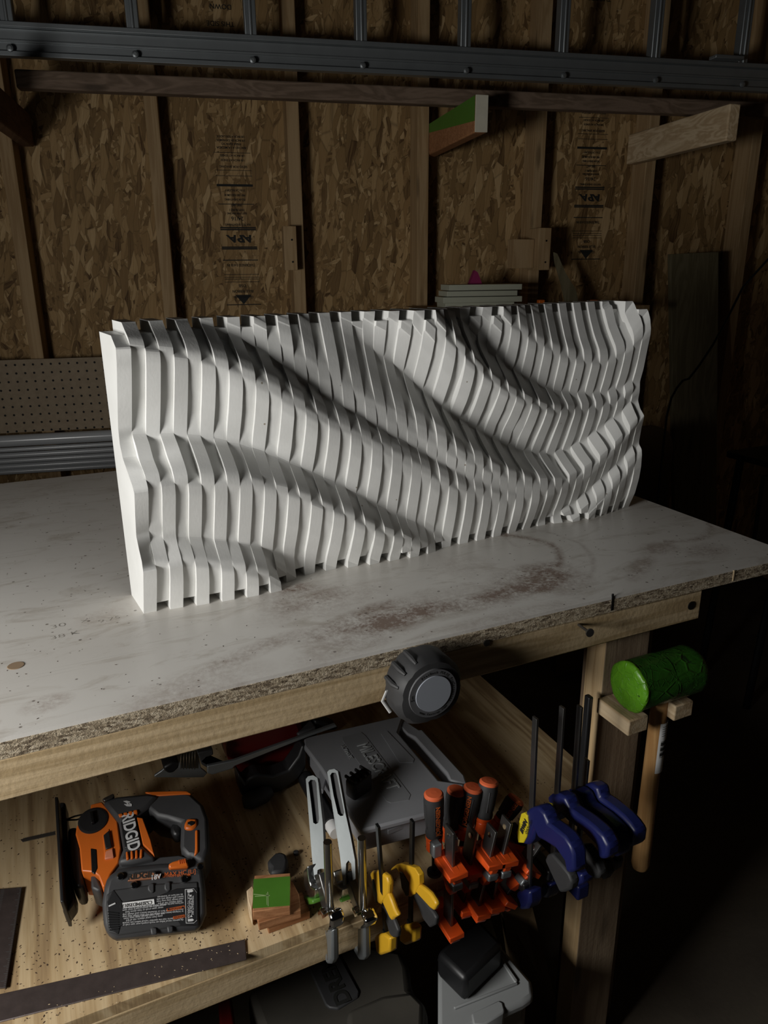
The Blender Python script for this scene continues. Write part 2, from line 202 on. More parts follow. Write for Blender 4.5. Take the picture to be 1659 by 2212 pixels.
FIN="""
655,3473 894,3342 802,3089 650,2759 424,2301 413,2190 550,1997 769,1919 938,1786 973,1717 956,1627 761,1127 779,877 901,712 960,671 901,504 689,-7
506,3593 639,3521 793,3433 841,3362 843,3309 762,3149 572,2733 422,2340 433,2250 560,2156 675,2002 887,1874 925,1787 931,1711 901,1586 793,1259 738,1018 765,964 856,797 904,730 907,659 710,115
548,3476 758,3384 867,3279 852,3147 687,2734 459,2269 465,2160 569,2075 704,1956 887,1782 943,1698 932,1568 780,1123 741,977 800,870 897,746 933,643 898,430 820,185 739,-12
482,3601 596,3503 751,3405 836,3320 824,3226 756,3048 617,2710 485,2357 477,2228 690,2079 882,1894 948,1792 939,1712 872,1526 762,1192 711,936 788,834 902,714 905,609 847,374 766,97
483,3464 690,3314 813,3176 784,3039 666,2702 494,2238 513,2130 558,2032 713,1864 881,1723 935,1666 924,1514 816,1178 719,908 770,796 883,673 941,555 913,362 817,11
330,3607 527,3490 666,3405 748,3316 811,3211 810,3132 706,2831 553,2477 499,2185 572,2094 625,2084 831,1909 941,1774 941,1661 896,1478 778,1153 693,836 761,745 900,588 921,493 873,321 804,117
344,3479 590,3294 787,3151 830,3067 784,2827 695,2566 517,2169 546,2069 538,2047 688,1885 880,1736 939,1626 916,1457 826,1137 712,790 792,692 905,555 955,418 926,251 861,5
321,3605 373,3498 485,3423 660,3299 753,3218 819,3127 832,3015 775,2812 690,2592 565,2316 540,2083 623,1994 570,2033 774,1882 910,1748 944,1651 951,1575 866,1319 780,1095 707,870 707,725 802,642 937,480 939,345 887,136
360,3477 395,3401 406,3277 608,3170 736,3084 833,2971 843,2873 829,2764 734,2455 605,2173 549,2012 550,2009 653,1902 834,1727 932,1614 943,1529 927,1407 872,1193 758,855 700,649 787,551 895,399 951,250 945,130 912,11
423,3603 423,3478 432,3337 622,3194 765,3075 837,2959 849,2828 817,2706 724,2437 604,2154 559,2012 570,1933 637,1858 815,1670 915,1576 919,1488 867,1265 762,929 662,636 692,571 785,485 919,329 948,265 916,136
440,3480 483,3315 493,3165 736,2953 848,2797 864,2681 847,2568 780,2342 675,2103 581,1878 675,1765 851,1586 920,1453 924,1354 877,1139 779,800 657,484 689,343 813,202 896,145 925,35
449,3607 489,3492 489,3341 495,3155 693,2961 810,2847 860,2726 876,2600 831,2421 715,2136 609,1936 607,1769 685,1695 849,1531 924,1449 929,1349 896,1219 780,875 640,511 655,379 745,241 772,80
416,3480 501,3358 548,3208 559,3038 553,2908 715,2796 848,2641 882,2472 871,2339 803,2150 736,1925 625,1700 740,1532 890,1364 938,1254 909,1092 831,807 669,455 639,302 674,158 708,14
434,3605 517,3385 571,3201 573,3029 567,2871 781,2678 851,2539 878,2385 857,2275 769,2035 705,1899 627,1668 641,1596 740,1487 877,1351 923,1268 923,1155 877,999 775,726 635,433 594,246 571,124
362,3479 480,3271 565,3060 608,2846 613,2669 783,2470 875,2350 885,2218 849,2030 797,1869 639,1525 683,1411 801,1287 916,1144 951,1058 920,934 809,606 676,311 562,24
335,3597 415,3432 518,3177 583,2963 608,2762 602,2608 787,2437 849,2311 870,2188 844,2102 803,1956 778,1844 677,1616 642,1425 738,1304 874,1154 930,1073 933,967 891,799 792,569 641,266 553,122
314,3485 431,3249 573,2951 639,2735 657,2556 661,2466 846,2221 888,2091 870,1949 848,1865 786,1664 662,1333 698,1239 834,1098 946,923 952,856 913,696 793,386 599,8
308,3607 432,3330 553,3027 635,2721 653,2514 657,2395 752,2317 825,2218 869,2115 874,2014 839,1843 747,1586 665,1373 667,1226 764,1122 898,970 943,874 929,770 860,579 725,331 611,147
290,3483 403,3185 529,2924 635,2662 693,2440 705,2256 788,2148 860,2020 869,1942 875,1829 848,1633 770,1373 679,1124 716,1043 831,893 933,701 936,622 896,487 785,214 664,25
321,3605 369,3399 453,3088 577,2780 674,2515 704,2286 711,2183 785,2111 848,1999 869,1922 880,1810 864,1711 808,1457 701,1133 686,999 773,900 905,734 933,682 931,589 878,450 753,243 627,106
352,3477 354,3263 404,3028 494,2805 602,2584 693,2409 725,2178 731,2016 814,1945 878,1823 889,1761 887,1665 865,1465 813,1255 689,890 726,807 860,660 924,505 923,421 872,269 739,12
434,3604 381,3358 355,3107 401,2999 491,2792 618,2525 708,2301 724,2112 725,2010 734,1944 808,1870 862,1764 875,1621 859,1490 801,1278 721,1056 689,842 708,774 793,663 907,541 916,460 886,378 808,248 718,111
484,3475 444,3290 384,3053 364,2975 390,2836 492,2657 602,2461 692,2263 737,2048 755,1837 831,1757 876,1639 870,1470 857,1317 810,1103 752,883 707,683 770,585 884,430 912,354 864,180 767,8
548,3601 521,3461 428,3187 371,2994 360,2869 397,2806 480,2623 590,2445 700,2219 746,2032 746,1885 749,1780 822,1686 868,1546 873,1407 861,1294 806,1077 733,798 714,603 771,514 894,349 894,317 867,169
640,3470 597,3284 526,3092 436,2894 371,2724 390,2599 473,2463 602,2286 713,2077 760,1868 763,1753 752,1661 820,1564 884,1427 882,1326 869,1170 827,953 774,729 723,524 796,406 862,254 873,150 819,12
704,3594 689,3475 606,3183 503,2938 396,2685 382,2575 435,2474 564,2314 692,2136 757,1948 781,1757 756,1631 763,1541 822,1472 877,1342 894,1243 881,1148 813,923 745,640 710,469 730,410 807,270 832,191 827,146
681,3473 734,3370 713,3182 624,2939 505,2685 382,2453 374,2382 440,2280 587,2122 696,1990 771,1832 794,1689 783,1431 813,1283 884,1134 883,967 843,799 793,625 734,381 756,234 796,81 798,-7
680,3605 718,3454 746,3372 742,3232 697,3030 583,2798 501,2593 407,2392 427,2263 510,2174 638,2043 764,1913 812,1770 826,1614 807,1497 803,1341 857,1270 896,1154 898,1082 868,938 805,654 749,421 736,241 752,113
481,3492 552,3410 656,3312 746,3129 773,3056 738,2880 662,2629 532,2364 414,2144 407,2081 473,1968 600,1866 726,1755 804,1640 846,1432 818,1238 840,1117 907,964 902,867 875,645 815,356 767,175 718,3
431,3602 487,3467 610,3321 716,3156 769,3065 766,2939 730,2820 637,2613 508,2397 401,2177 433,2016 488,1963 597,1847 724,1714 856,1493 859,1411 841,1239 845,1145 894,1008 898,902 862,732 803,475 718,127
325,3476 362,3395 524,3172 698,2991 798,2791 810,2709 754,2515 631,2247 436,1948 419,1894 543,1758 722,1602 848,1460 871,1339 882,1288 856,1113 851,1058 892,907 895,843 894,691 847,403 733,-2
391,3609 358,3476 360,3369 472,3120 647,2937 777,2802 792,2734 790,2655 749,2551 643,2355 533,2165 431,1940 445,1826 444,1828 566,1712 692,1587 833,1478 856,1366 878,1275 851,1141 856,992 890,892 886,793 854,598 806,362 721,111
486,3478 490,3349 401,3206 383,3054 429,2968 587,2821 741,2697 800,2529 781,2440 700,2277 595,2054 420,1761 423,1715 530,1536 673,1424 796,1353 879,1124 863,914 887,723 874,576 822,281 750,8
553,3600 537,3453 415,3138 415,2997 522,2855 697,2680 789,2549 796,2439 722,2265 569,2034 429,1798 412,1719 438,1639 631,1449 739,1341 871,1229 887,1102 873,935 879,827 900,766 889,675 858,488 818,307 734,122
490,3479 599,3415 606,3372 588,3202 469,2900 448,2837 623,2650 730,2499 797,2343 787,2259 679,2035 527,1797 422,1549 424,1535 446,1479 600,1334 795,1189 880,1022 877,823 880,657 872,520 823,245 751,16
576,3600 611,3424 610,3335 553,3111 458,2827 463,2745 640,2547 779,2388 801,2267 764,2157 618,1902 435,1610 420,1543 456,1461 601,1313 812,1159 876,1075 893,946 880,776 890,644 859,489 788,298 723,117
552,3490 598,3287 626,3229 613,3086 552,2826 469,2609 629,2428 735,2295 798,2199 796,2115 683,1895 519,1650 435,1381 469,1309 631,1164 806,1046 882,897 897,811 893,641 890,470 816,219 729,18
480,3606 540,3447 613,3262 623,3210 617,3133 583,2954 520,2754 487,2632 506,2540 605,2432 723,2305 795,2220 800,2157 613,1694 477,1503 435,1383 448,1318 496,1248 639,1132 829,1017 892,931 905,776 893,615 813,364 714,125
447,3482 515,3287 569,3198 630,3033 616,2908 573,2709 508,2463 539,2387 669,2259 782,2070 785,1991 711,1806 607,1582 473,1303 451,1275 472,1222 669,1048 844,918 909,809 912,684 916,537 818,220 709,11
414,3601 492,3447 567,3244 622,3078 624,2985 594,2779 540,2574 508,2450 527,2372 638,2265 719,2167 783,2075 770,2002 718,1841 601,1614 479,1401 448,1299 477,1230 579,1122 759,990 890,882 913,791 914,695 859,540 755,304 672,108
404,3487 487,3270 575,3066 642,2898 644,2812 593,2584 529,2294 631,2152 761,1985 775,1905 710,1719 595,1488 465,1195 504,1095 687,951 865,819 904,721 901,590 827,396 763,245 704,116 699,-4
376,3597 445,3417 548,3173 642,2968 655,2898 650,2826 609,2638 549,2389 530,2263 552,2225 655,2132 754,2039 765,1948 730,1819 603,1577 473,1317 442,1224 470,1164 570,1087 736,939 880,842 898,727 873,601 800,405 704,189 723,144
365,3490 484,3216 598,2986 671,2762 674,2674 624,2466 553,2219 585,2124 713,2017 750,1930 750,1857 673,1655 578,1392 498,1181 463,1130 602,962 750,842 886,748 874,641 855,526 785,307 732,214 744,93 814,-1
360,3598 434,3365 557,3054 660,2878 675,2783 675,2727 638,2578 579,2349 560,2239 584,2171 651,2086 710,2001 720,1898 694,1789 585,1536 488,1279 471,1221 512,1185 628,1088 790,970 879,892 869,769 838,629 779,459 735,289 770,242 839,159 855,118
355,3486 464,3200 606,2928 698,2694 708,2655 666,2446 617,2249 593,2158 628,2068 717,1913 720,1808 671,1640 618,1437 531,1245 509,1186 578,1078 742,937 870,844 855,697 814,520 783,377 753,301 768,225 863,103 879,-7
347,3604 457,3313 576,3038 671,2884 705,2782 712,2660 678,2501 618,2303 601,2191 614,2141 696,2042 724,1982 719,1897 671,1729 603,1534 544,1382 551,1306 619,1231 733,1133 889,1034 899,948 886,791 816,618 764,470 808,402 887,287 885,172 882,126
340,3498 433,3264 554,2987 665,2792 729,2618 729,2568 694,2424 637,2207 620,2154 638,2046 713,1908 720,1849 696,1695 633,1512 573,1358 590,1268 714,1137 890,1020 904,992 898,887 851,752 798,603 764,531 778,471 882,338 911,261 918,135 898,0
336,3606 433,3339 534,3141 641,2985 711,2860 738,2764 745,2682 713,2538 658,2323 618,2165 636,2120 710,2001 718,1922 685,1797 622,1635 601,1508 613,1459 688,1401 806,1310 919,1199 921,1118 897,978 847,822 789,661 893,527 929,452 937,379 922,269 861,129
325,3483 453,3251 592,3014 699,2857 767,2698 773,2649 739,2504 696,2297 653,2173 633,2105 663,2019 719,1937 726,1867 715,1795 675,1667 629,1598 637,1527 705,1405 811,1301 908,1207 912,1115 888,975 849,841 811,759 815,664 910,549 945,473 942,386 917,241 838,24
340,3605 427,3481 554,3250 661,3092 752,2976 783,2896 792,2806 763,2604 710,2388 657,2262 657,2168 713,2071 717,1981 689,1825 647,1717 668,1658 741,1599 831,1512 908,1423 914,1342 893,1214 858,1051 824,886 842,848 932,763 950,672 946,586 908,395 873,224 835,132
390,3482 530,3283 670,3126 785,2986 829,2890 833,2841 811,2681 771,2467 715,2290 680,2208 684,2083 734,1999 731,1907 702,1821 697,1749 718,1629 796,1529 900,1433 903,1383 883,1244 860,1104 839,994 852,891 929,749 937,677 917,511 876,285 799,1
561,3607 609,3568 676,3464 778,3338 834,3227 852,3130 854,3048 829,2922 796,2669 746,2452 717,2320 731,2253 762,2179 754,2109 723,2000 721,1941 762,1876 841,1765 911,1674 921,1594 882,1432 851,1249 854,1176 879,1129 928,1055 951,922 938,760 891,480 813,231 752,102
742,3486 773,3454 832,3327 868,3165 870,3066 836,2830 793,2488 743,2267 759,2095 742,1962 745,1929 806,1805 910,1698 904,1645 875,1464 851,1229 858,1178 926,1107 945,1005 952,793 933,574 874,287 760,-10
676,3472 884,3362 835,3179 644,2773 465,2384 443,2174 525,2014 913,1756 973,1676 857,1335 790,1086 861,937 943,812 955,664 682,9"""
# ------------------------------------------------------------------ geometry helpers (vertices in room coordinates)
def V3(p): return Vector((float(p[0]),float(p[1]),float(p[2])))
class MB:
    def __init__(s): s.v=[]; s.f=[]; s.sm=[]
    def add(s,vs,fs,smooth=False):
        o=len(s.v); s.v+= [tuple(map(float,p)) for p in vs]; s.f+=[tuple(o+i for i in f) for f in fs]; s.sm+=[smooth]*len(fs); return s
    def hexa(s,b,t):   # b,t: 4 pts each
        return s.add(list(b)+list(t),[(3,2,1,0),(4,5,6,7),(0,1,5,4),(1,2,6,5),(2,3,7,6),(3,0,4,7)])
    def box(s,x0,x1,y0,y1,z0,z1): return s.hexa([(x0,y0,z0),(x1,y0,z0),(x1,y1,z0),(x0,y1,z0)],[(x0,y0,z1),(x1,y0,z1),(x1,y1,z1),(x0,y1,z1)])
    def wbox(s,d0,d1,u0,u1,z0,z1): return s.hexa([wp(d0,u0,z0),wp(d0,u1,z0),wp(d1,u1,z0),wp(d1,u0,z0)],[wp(d0,u0,z1),wp(d0,u1,z1),wp(d1,u1,z1),wp(d1,u0,z1)])
    def obox(s,c,a,b,n,ha,hb,hn):
        c,a,b,n=[np.asarray(q,float) for q in (c,a,b,n)]
        P=lambda i,j,k:c+a*ha*i+b*hb*j+n*hn*k
        return s.hexa([P(-1,-1,-1),P(1,-1,-1),P(1,1,-1),P(-1,1,-1)],[P(-1,-1,1),P(1,-1,1),P(1,1,1),P(-1,1,1)])
    def prism(s,pts,ex,smooth=False):
        pts=[np.asarray(p,float) for p in pts]; ex=np.asarray(ex,float); n=len(pts)
        s.add(pts+[p+ex for p in pts],[tuple(range(n))[::-1],tuple(range(n,2*n))],False)
        o=len(s.v)-2*n
        for i in range(n):
            j=(i+1)%n; s.f.append((o+i,o+j,o+n+j,o+n+i)); s.sm.append(smooth)
        return s
    def tube(s,path,r,n=12,cap=True,smooth=True,flat=1.):
        path=[np.asarray(p,float) for p in path]; rs=r if hasattr(r,'__len__') else [r]*len(path)
        t0=path[1]-path[0]; up=np.array([0,0,1.]) if abs(t0[2])<.9*np.linalg.norm(t0) else np.array([0,1.,0])
        vs=[];N=len(path); a=None
        for i,p in enumerate(path):
            t=path[min(i+1,N-1)]-path[max(i-1,0)]; t=t/(np.linalg.norm(t)+1e-12)
            if a is None: a=np.cross(t,up); 
            a=a-t*(a@t); a/=np.linalg.norm(a); b=np.cross(t,a)
            for k in range(n):
                th=2*math.pi*k/n; vs.append(p+rs[i]*(a*math.cos(th)+b*math.sin(th)*flat))
        fs=[(i*n+k,i*n+(k+1)%n,(i+1)*n+(k+1)%n,(i+1)*n+k) for i in range(N-1) for k in range(n)]
        s.add(vs,fs,smooth)
        if cap: s.add(vs[:n],[tuple(range(n))[::-1]]); s.add(vs[-n:],[tuple(range(n))])
        return s
    def lathe(s,P,ax,prof,n=28,smooth=True):   # prof: (dist along axis, radius)
        P=np.asarray(P,float); ax=np.asarray(ax,float); ax=ax/np.linalg.norm(ax)
        return s.tube([P+ax*h for h,_ in prof],[max(r,1e-5) for _,r in prof],n,True,smooth) if len(prof)>1 else s
    def build(s,name,m,parent=None,bevel=0,seg=2,angle=35):
        me=bpy.data.meshes.new(name); me.from_pydata(s.v,[],s.f); me.validate()
        bm=bmesh.new(); bm.from_mesh(me); bmesh.ops.recalc_face_normals(bm,faces=bm.faces); bm.to_mesh(me); bm.free()
        o=bpy.data.objects.new(name,me); COL.objects.link(o); me.materials.append(M[m] if isinstance(m,str) else m)
        any_s=any(s.sm)
        if any_s:
            for p in me.polygons: p.use_smooth=True
            me.set_sharp_from_angle(angle=math.radians(angle))
        if parent is not None:
            o.parent=parent; rt=parent
            if rt.type=='EMPTY': o.location=-rt.location
        elif True: recenter(o)
        if bevel:
            b=o.modifiers.new('bevel','BEVEL'); b.width=bevel; b.segments=seg; b.limit_method='ANGLE'; b.angle_limit=math.radians(30)
            if not any_s:
                for p in me.polygons: p.use_smooth=True
                me.set_sharp_from_angle(angle=math.radians(30)); b.harden_normals=False
        return o
KEEP=set()
def recenter(o):
    return o
def tag(o,label=None,cat=None,group=None,kind=None):
    if label: o['label']=label
    if cat: o['category']=cat
    if group: o['group']=group
    if kind: o['kind']=kind
    return o
def thing(name,label,cat,loc,group=None):
    o=bpy.data.objects.new(name,None); COL.objects.link(o); o.location=tuple(map(float,loc)); o.empty_display_size=.05; return tag(o,label,cat,group)
def single(o):      # move a one-mesh thing's origin to its base
    vs=np.array([v.co[:] for v in o.data.vertices]); c=(vs.min(0)+vs.max(0))/2; c[2]=vs[:,2].min()
    o.data.transform(Matrix.Translation(-Vector(c))); o.location=tuple(map(float,c)); return o
def ppoly(s,P,n): return [onp(x,y,P,n) for x,y in px(s)]
def text(name,body,P,right,up,h,m,parent,ex=.0003,align='CENTER',shear=0,bold=0,sx=1.):
    cu=bpy.data.curves.new(name,'FONT'); cu.body=body; cu.size=h/.72; cu.align_x=align; cu.align_y='CENTER'; cu.extrude=ex; cu.shear=shear; cu.offset=bold
    t=bpy.data.objects.new(name,cu); COL.objects.link(t); bpy.context.view_layer.update()
    me=bpy.data.meshes.new_from_object(t.evaluated_get(bpy.context.evaluated_depsgraph_get())); bpy.data.objects.remove(t)
    r=Vector(right).normalized(); u=Vector(up); u=(u-r*u.dot(r)).normalized(); n=r.cross(u)
    mt=Matrix(((r.x*sx,u.x,n.x,P[0]),(r.y*sx,u.y,n.y,P[1]),(r.z*sx,u.z,n.z,P[2]),(0,0,0,1))); me.transform(mt)
    me.materials.clear(); me.materials.append(M[m]); o=bpy.data.objects.new(name,me); COL.objects.link(o); o.parent=parent
    if parent is not None and parent.type=='EMPTY': o.location=-parent.location
    return o
def unit(v): v=np.asarray(v,float); return v/np.linalg.norm(v)
# ------------------------------------------------------------------ room shell
def struct(o): o['kind']='structure'; return o
DS=2.523; DO=2.612
wb=struct(MB().wbox(DO,DO+.012,-2.6,3.4,0,2.75).build('wall_back','osb'))
struct(MB().hexa([(-3.2,-1.6,-.05),(4.2,-1.6,-.05),(4.2,4.2,-.05),(-3.2,4.2,-.05)],[(-3.2,-1.6,0),(4.2,-1.6,0),(4.2,4.2,0),(-3.2,4.2,0)]).build('floor','concrete'))
wr=MB().hexa([wp(DO,3.3,0),wp(DO,3.4,0),wp(-.9,3.4,0),wp(-.9,3.3,0)],[wp(DO,3.3,2.75),wp(DO,3.4,2.75),wp(-.9,3.4,2.75),wp(-.9,3.3,2.75)]); struct(wr.build('wall_right','osb'))
studs=[-1.30,-.893,-.487,-.080,.331,.741,1.140,1.549,1.953,2.36]
for i,u in enumerate(studs):
    struct(MB().wbox(DS,DO-.0005,u-.038,u,0,2.75).build('trim_%d'%(i+1),'stud',bevel=.002))
TX=[("GP",645,0,.014,1,.3),("Georgia-Pacific",641.5,0,.0085,.9,0),("BLUE RIBBON",629,0,.0085,.95,0),("OSB",617,0,.0095,1,0),("THICKNESS 0.418 IN",572.5,0,.0085,.85,0),("APA",515,0,.022,1.35,.35),
("RATED SHEATHING",485,0,.0065,1,0),("24/16",472,0,.0125,1,0),("SIZED FOR SPACING",461,0,.0055,.9,0),("EXPOSURE 1",453.5,0,.0065,.95,0),("000 447",443,0,.0075,1,0),("PS2-04 SHEATHING",431,-6,.0065,.85,0),("PRP-108 HUD-UM-40",421.5,-6,.0065,.8,0),("7/16 CATEGORY",411,0,.0065,.95,0),
("SIZED FOR SPACING",360,0,.0065,1.05,0),("1/8 INCH AT ENDS",346,0,.006,1.05,0),("1/8 INCH AT EDGES",336,0,.006,1.05,0),("ANCHO A LA MEDIDA",319,-2,.0065,1,0),("PARA ESPACIO",311,-2,.0065,1,0),("1/8 INCH EN EXTREMOS",303,-2,.0065,.9,0),("1/8 INCH A LOS LADOS",295,-2,.0065,.9,0),("THIS SIDE",51,0,.013,1.05,0),("DOWN",14,0,.013,1.05,0)]
LN=[(658,2),(609,1),(603,1),(599,1),(593,1),(562,2),(537.5,3),(534,3),(496,3),(492,3),(441,1.5),(401.5,3),(399,2),(368,1),(330,1),(380,1)]
def stamp(uo,zo):
    up=-np.array([0,0,1.]); rt=-WW
    for s,y,dx,h,sx,sh in TX:
        xc=507+(y-400)*.078 if y>100 else 476; u,z=ow(xc+dx*.3,y,DO); P=wp(DO-.0012,u+uo,z+zo)
        if s=="GP": 
            MBt=MB().prism([wp(DO-.001,u+uo-.026,z+zo+.012),wp(DO-.001,u+uo+.026,z+zo+.012),wp(DO-.001,u+uo,z+zo-.018)],-WN*.0004); MBt.build('stamp_logo','textk',wb); continue
        text('stamp_text',s,P,rt,up,h,'textk',wb,ex=.0002,sx=sx,shear=-sh if s=='APA' else 0,bold=.0012 if s=='APA' else .0001)
    for y,t in LN:
        xc=507+(y-400)*.078; u,z=ow(xc,y,DO); h=.0007*t; MB().wbox(DO-.0014,DO-.001,u+uo-.056,u+uo+.056,z+zo-h,z+zo+h).build('stamp_line','textk',wb)
stamp(0,0); stamp(1.222,.135)
# ------------------------------------------------------------------ workbench
YF=.7035; XT=1.008; ZS=.531
bench=thing('workbench','large wooden workbench with worn white top, lower plywood shelf and chunky legs','workbench',(.2,1.2,0))
a=MB().box(-1.3,XT,YF+.0005,1.69,.8955,.9); a.build('tabletop','mel',bench)
core=MB().box(-1.3,XT-.0005,YF,1.6895,.8775,.8954).build('tabletop_core','particle',bench); core['label']='raw particle board core showing at the table edge'
MB().box(-1.3,.823,YF,YF+.019,.832,.8773).build('apron','lumX',bench,bevel=.0015)
MB().box(-1.3,.823,1.66,1.68,.832,.8773).build('apron','lumX',bench,bevel=.0015)
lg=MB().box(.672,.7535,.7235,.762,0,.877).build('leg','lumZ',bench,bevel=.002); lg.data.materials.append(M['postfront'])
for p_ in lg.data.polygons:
    if p_.normal.y<-.5: p_.material_index=1  # front face: greyed wood, darkened further to paint its shaded side
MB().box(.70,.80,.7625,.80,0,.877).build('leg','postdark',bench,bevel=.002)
MB().box(.672,.7535,1.62,1.659,0,.877).build('leg','lumZ',bench,bevel=.002)
MB().box(-1.1,-1.02,.7235,.762,0,.877).build('leg','lumZ',bench,bevel=.002)
MB().box(-1.1,-1.02,1.62,1.659,0,.877).build('leg','lumZ',bench,bevel=.002)
sh=MB().box(-1.3,.6715,YF+.001,.7625,ZS-.0145,ZS); sh.box(-1.3,.735,.7627,1.66,ZS-.0145,ZS); sh.build('shelf','ply',bench)
MB().box(-1.3,.6715,YF,YF+.019,ZS-.058,ZS-.0148).build('shelf_rail','lumX',bench,bevel=.002)
MB().box(.712,.735,.81,1.6,ZS-.058,ZS-.0148).build('shelf_rail','lumY',bench,bevel=.002)
# saw kerfs and screw hole in the front edge
for (x,y0,y1) in ((1324,1283,1318),(1586,1232,1254)):
    P=oy(x,y0,YF); Q=oy(x,y1,YF); MB().box(P[0]-.0012,P[0]+.0012,YF-.0008,YF+.001,Q[2],P[2]).build('saw_kerf','blk2' if x<1400 else 'dustl',bench)
P=oy(1493,1308,YF); MB().lathe((P[0],YF-.001,P[2]),(0,1,0),[(0,.0065),(.0015,.0065)],20).build('bolt_hole','blk2',bench)
P=oy(1250,1349,YF); s_=MB().lathe((P[0],YF+.004,P[2]),(-.1,-1,.02),[(0,.0018),(.026,.0018),(.0262,.0030),(.029,.0058),(.031,.0058)],14); so=s_.build('screw','dksteel',bench)
P=oy(1050,1388,YF); MB().lathe((P[0],YF+.002,P[2]),(0,-1,0),[(0,.004),(.004,.0045)],12).build('screw','dksteel',bench)
# pencil writing on the top
for s,x,y,h in (("30",125,1352,.011),("X",183,1341,.009),("x",150,1359,.008),("9.75",236,1338,.009),("38 K",140,1372,.010)):
    P=oz(x,y,.9002); Q=oz(x+40,y-9,.9002); text('pencil_mark',s,P,Q-P,(0,1,0),h,'pencil',bench,ex=.00005,bold=-.0004,sx=1.3)
P=oz(34,1438,.9002); MB().lathe(P,(0,0,1),[(0,.009),(.0004,.0085)],18).build('wood_plug','plug',bench)
# ------------------------------------------------------------------ the wave sculpture
TH=0.0163796; ANG=0.0951096
FU=np.array([math.cos(ANG),math.sin(ANG),0]); FV=np.array([math.sin(ANG),-math.cos(ANG),0]); FO=np.array([0.0783344,0.990728,.9001])
prof=[]
for line in FIN.strip().split('\n'):
    prof.append(np.array([[float(q)/10000 for q in t.split(',')] for t in line.split()]))
DZ=.002; NZ=182; ZG=np.arange(NZ)*DZ
def zt(j): return .3610 if j%2 else .3480
def zb(j): return .0125 if j%2 else 0.
def curve(p,j):
    p=p[np.argsort(-p[:,1],kind='stable')]; z=p[::-1,1].copy(); v=p[::-1,0].copy()
    z[0]=zb(j); 
    if p[0,1]>zt(j)-.008: z[-1]=zt(j)
    else: z=np.append(z,zt(j)); v=np.append(v,v[-1])
    for i in range(1,len(z)): z[i]=max(z[i],z[i-1]+1e-5)
    g=np.interp(ZG,z,v,left=v[0],right=v[-1])
    k=np.array([.22,.56,.22]); return np.convolve(np.pad(g,1,'edge'),k,'valid')
C=[curve(prof[j],j) for j in range(53)]
C[0]=curve(np.vstack([[.0655,.3473],prof[0]]),0)
S=18; DEL=np.arange(-S,S+1)
def align(a,b):   # shift d(z) so that b(z) ~ a(z+d)
    da,db=np.gradient(a,DZ),np.gradient(b,DZ); n=len(DEL); idx=np.clip(np.arange(NZ)[:,None]+DEL[None],0,NZ-1)
    out=(np.arange(NZ)[:,None]+DEL[None]!=idx)
    cost=((a[idx]-b[:,None])/.006)**2+((da[idx]-db[:,None])/.5)**2+out*.8+.012*np.abs(DEL)[None]
    tr=2.*(DEL[:,None]-DEL[None])**2.
    D=cost[0].copy(); bk=np.zeros((NZ,n),int)
    for i in range(1,NZ):
        t=D[None]+tr; bk[i]=t.argmin(1); D=t.min(1)+cost[i]
    k=D.argmin(); p=[k]
    for i in range(NZ-1,0,-1): k=bk[i][k]; p.append(k)
    d=DEL[np.array(p[::-1])]*DZ
    kk=np.ones(13)/13; return np.convolve(np.pad(d,6,'edge'),kk,'valid')
SH={}
for j in range(2,53): SH[j]=align(C[j-2],C[j])
SH[0]=None; SH[1]=SH[3]
# light averaging of matching features of the same family evens out reading error
C2=[c.copy() for c in C]
for j in range(2,51):
    a=np.interp(ZG+SH[j],ZG,C[j-2]); inv=np.interp(ZG,ZG+SH[j+2]+np.arange(NZ)*1e-9,C[j+2])
    m_=.6*C[j]+.2*a+.2*np.where(np.isfinite(inv),inv,C[j]); C2[j]=np.where(np.abs(m_-C[j])<.004,m_,C[j])
C=C2
sculpt=thing('wave_sculpture','white painted sculpture of upright slats carved into flowing waves, standing on the worn bench top','sculpture',FO+FU*.43)
for j in range(53):
    zs=ZG[(ZG>zb(j)+.0005)&(ZG<zt(j)-.0005)]; zs=np.concatenate([[zb(j)],zs,[zt(j)]])
    vr=np.interp(zs,ZG,C[j]); zl=zs.copy(); vl=vr.copy()
    if j==0:
        pl=prof[53][::-1]; zz=pl[:,1].copy(); zz[0]=0; vl=np.interp(zs,zz,pl[:,0]); vl=np.where(zs>.336,.088-(zs-.336)*1.6,vl)
    else:
        d=np.interp(zs,ZG,SH[j]); prev=np.interp(zs+d,ZG,C[j-2]) if j>=2 else vr
        ok=(zs+d<=zt(j)+1e-6)&(zs+d>=zb(j)-1e-6)
        zl=np.clip(zs+d/2,zb(j),zt(j)); vl=np.where(ok,(vr+prev)/2,vr); zl=np.maximum.accumulate(zl); zl[0]=zb(j); zl[-1]=zt(j)
    k=len(zs); b=MB(); u0=j*TH+.00005; u1=(j+1)*TH-.00005
    pt=lambda u,v,z:FO+FU*u+FV*v+np.array([0,0,z])
    vs=[pt(u0,vl[i],zl[i]) for i in range(k)]+[pt(u1,vr[i],zs[i]) for i in range(k)]+[pt(u0,0,z) for z in zl]+[pt(u1,0,z) for z in zs]
    fs=[(i,i+1,k+i+1,k+i) for i in range(k-1)]
    b.add(vs,fs,True)
    o=len(b.v)-4*k
    b.f+=[(o+i,o+2*k+i,o+2*k+i+1,o+i+1) for i in range(k-1)]; b.f+=[(o+k+i,o+k+i+1,o+3*k+i+1,o+3*k+i) for i in range(k-1)]
    b.f+=[(o+2*k+i,o+3*k+i,o+3*k+i+1,o+2*k+i+1) for i in range(k-1)]
    b.f+=[(o,o+k,o+3*k,o+2*k),(o+k-1,o+3*k-1,o+4*k-1,o+2*k-1)]; b.sm+=[False]*(len(b.f)-len(b.sm))
    f=b.build('slat','white',sculpt,angle=16)
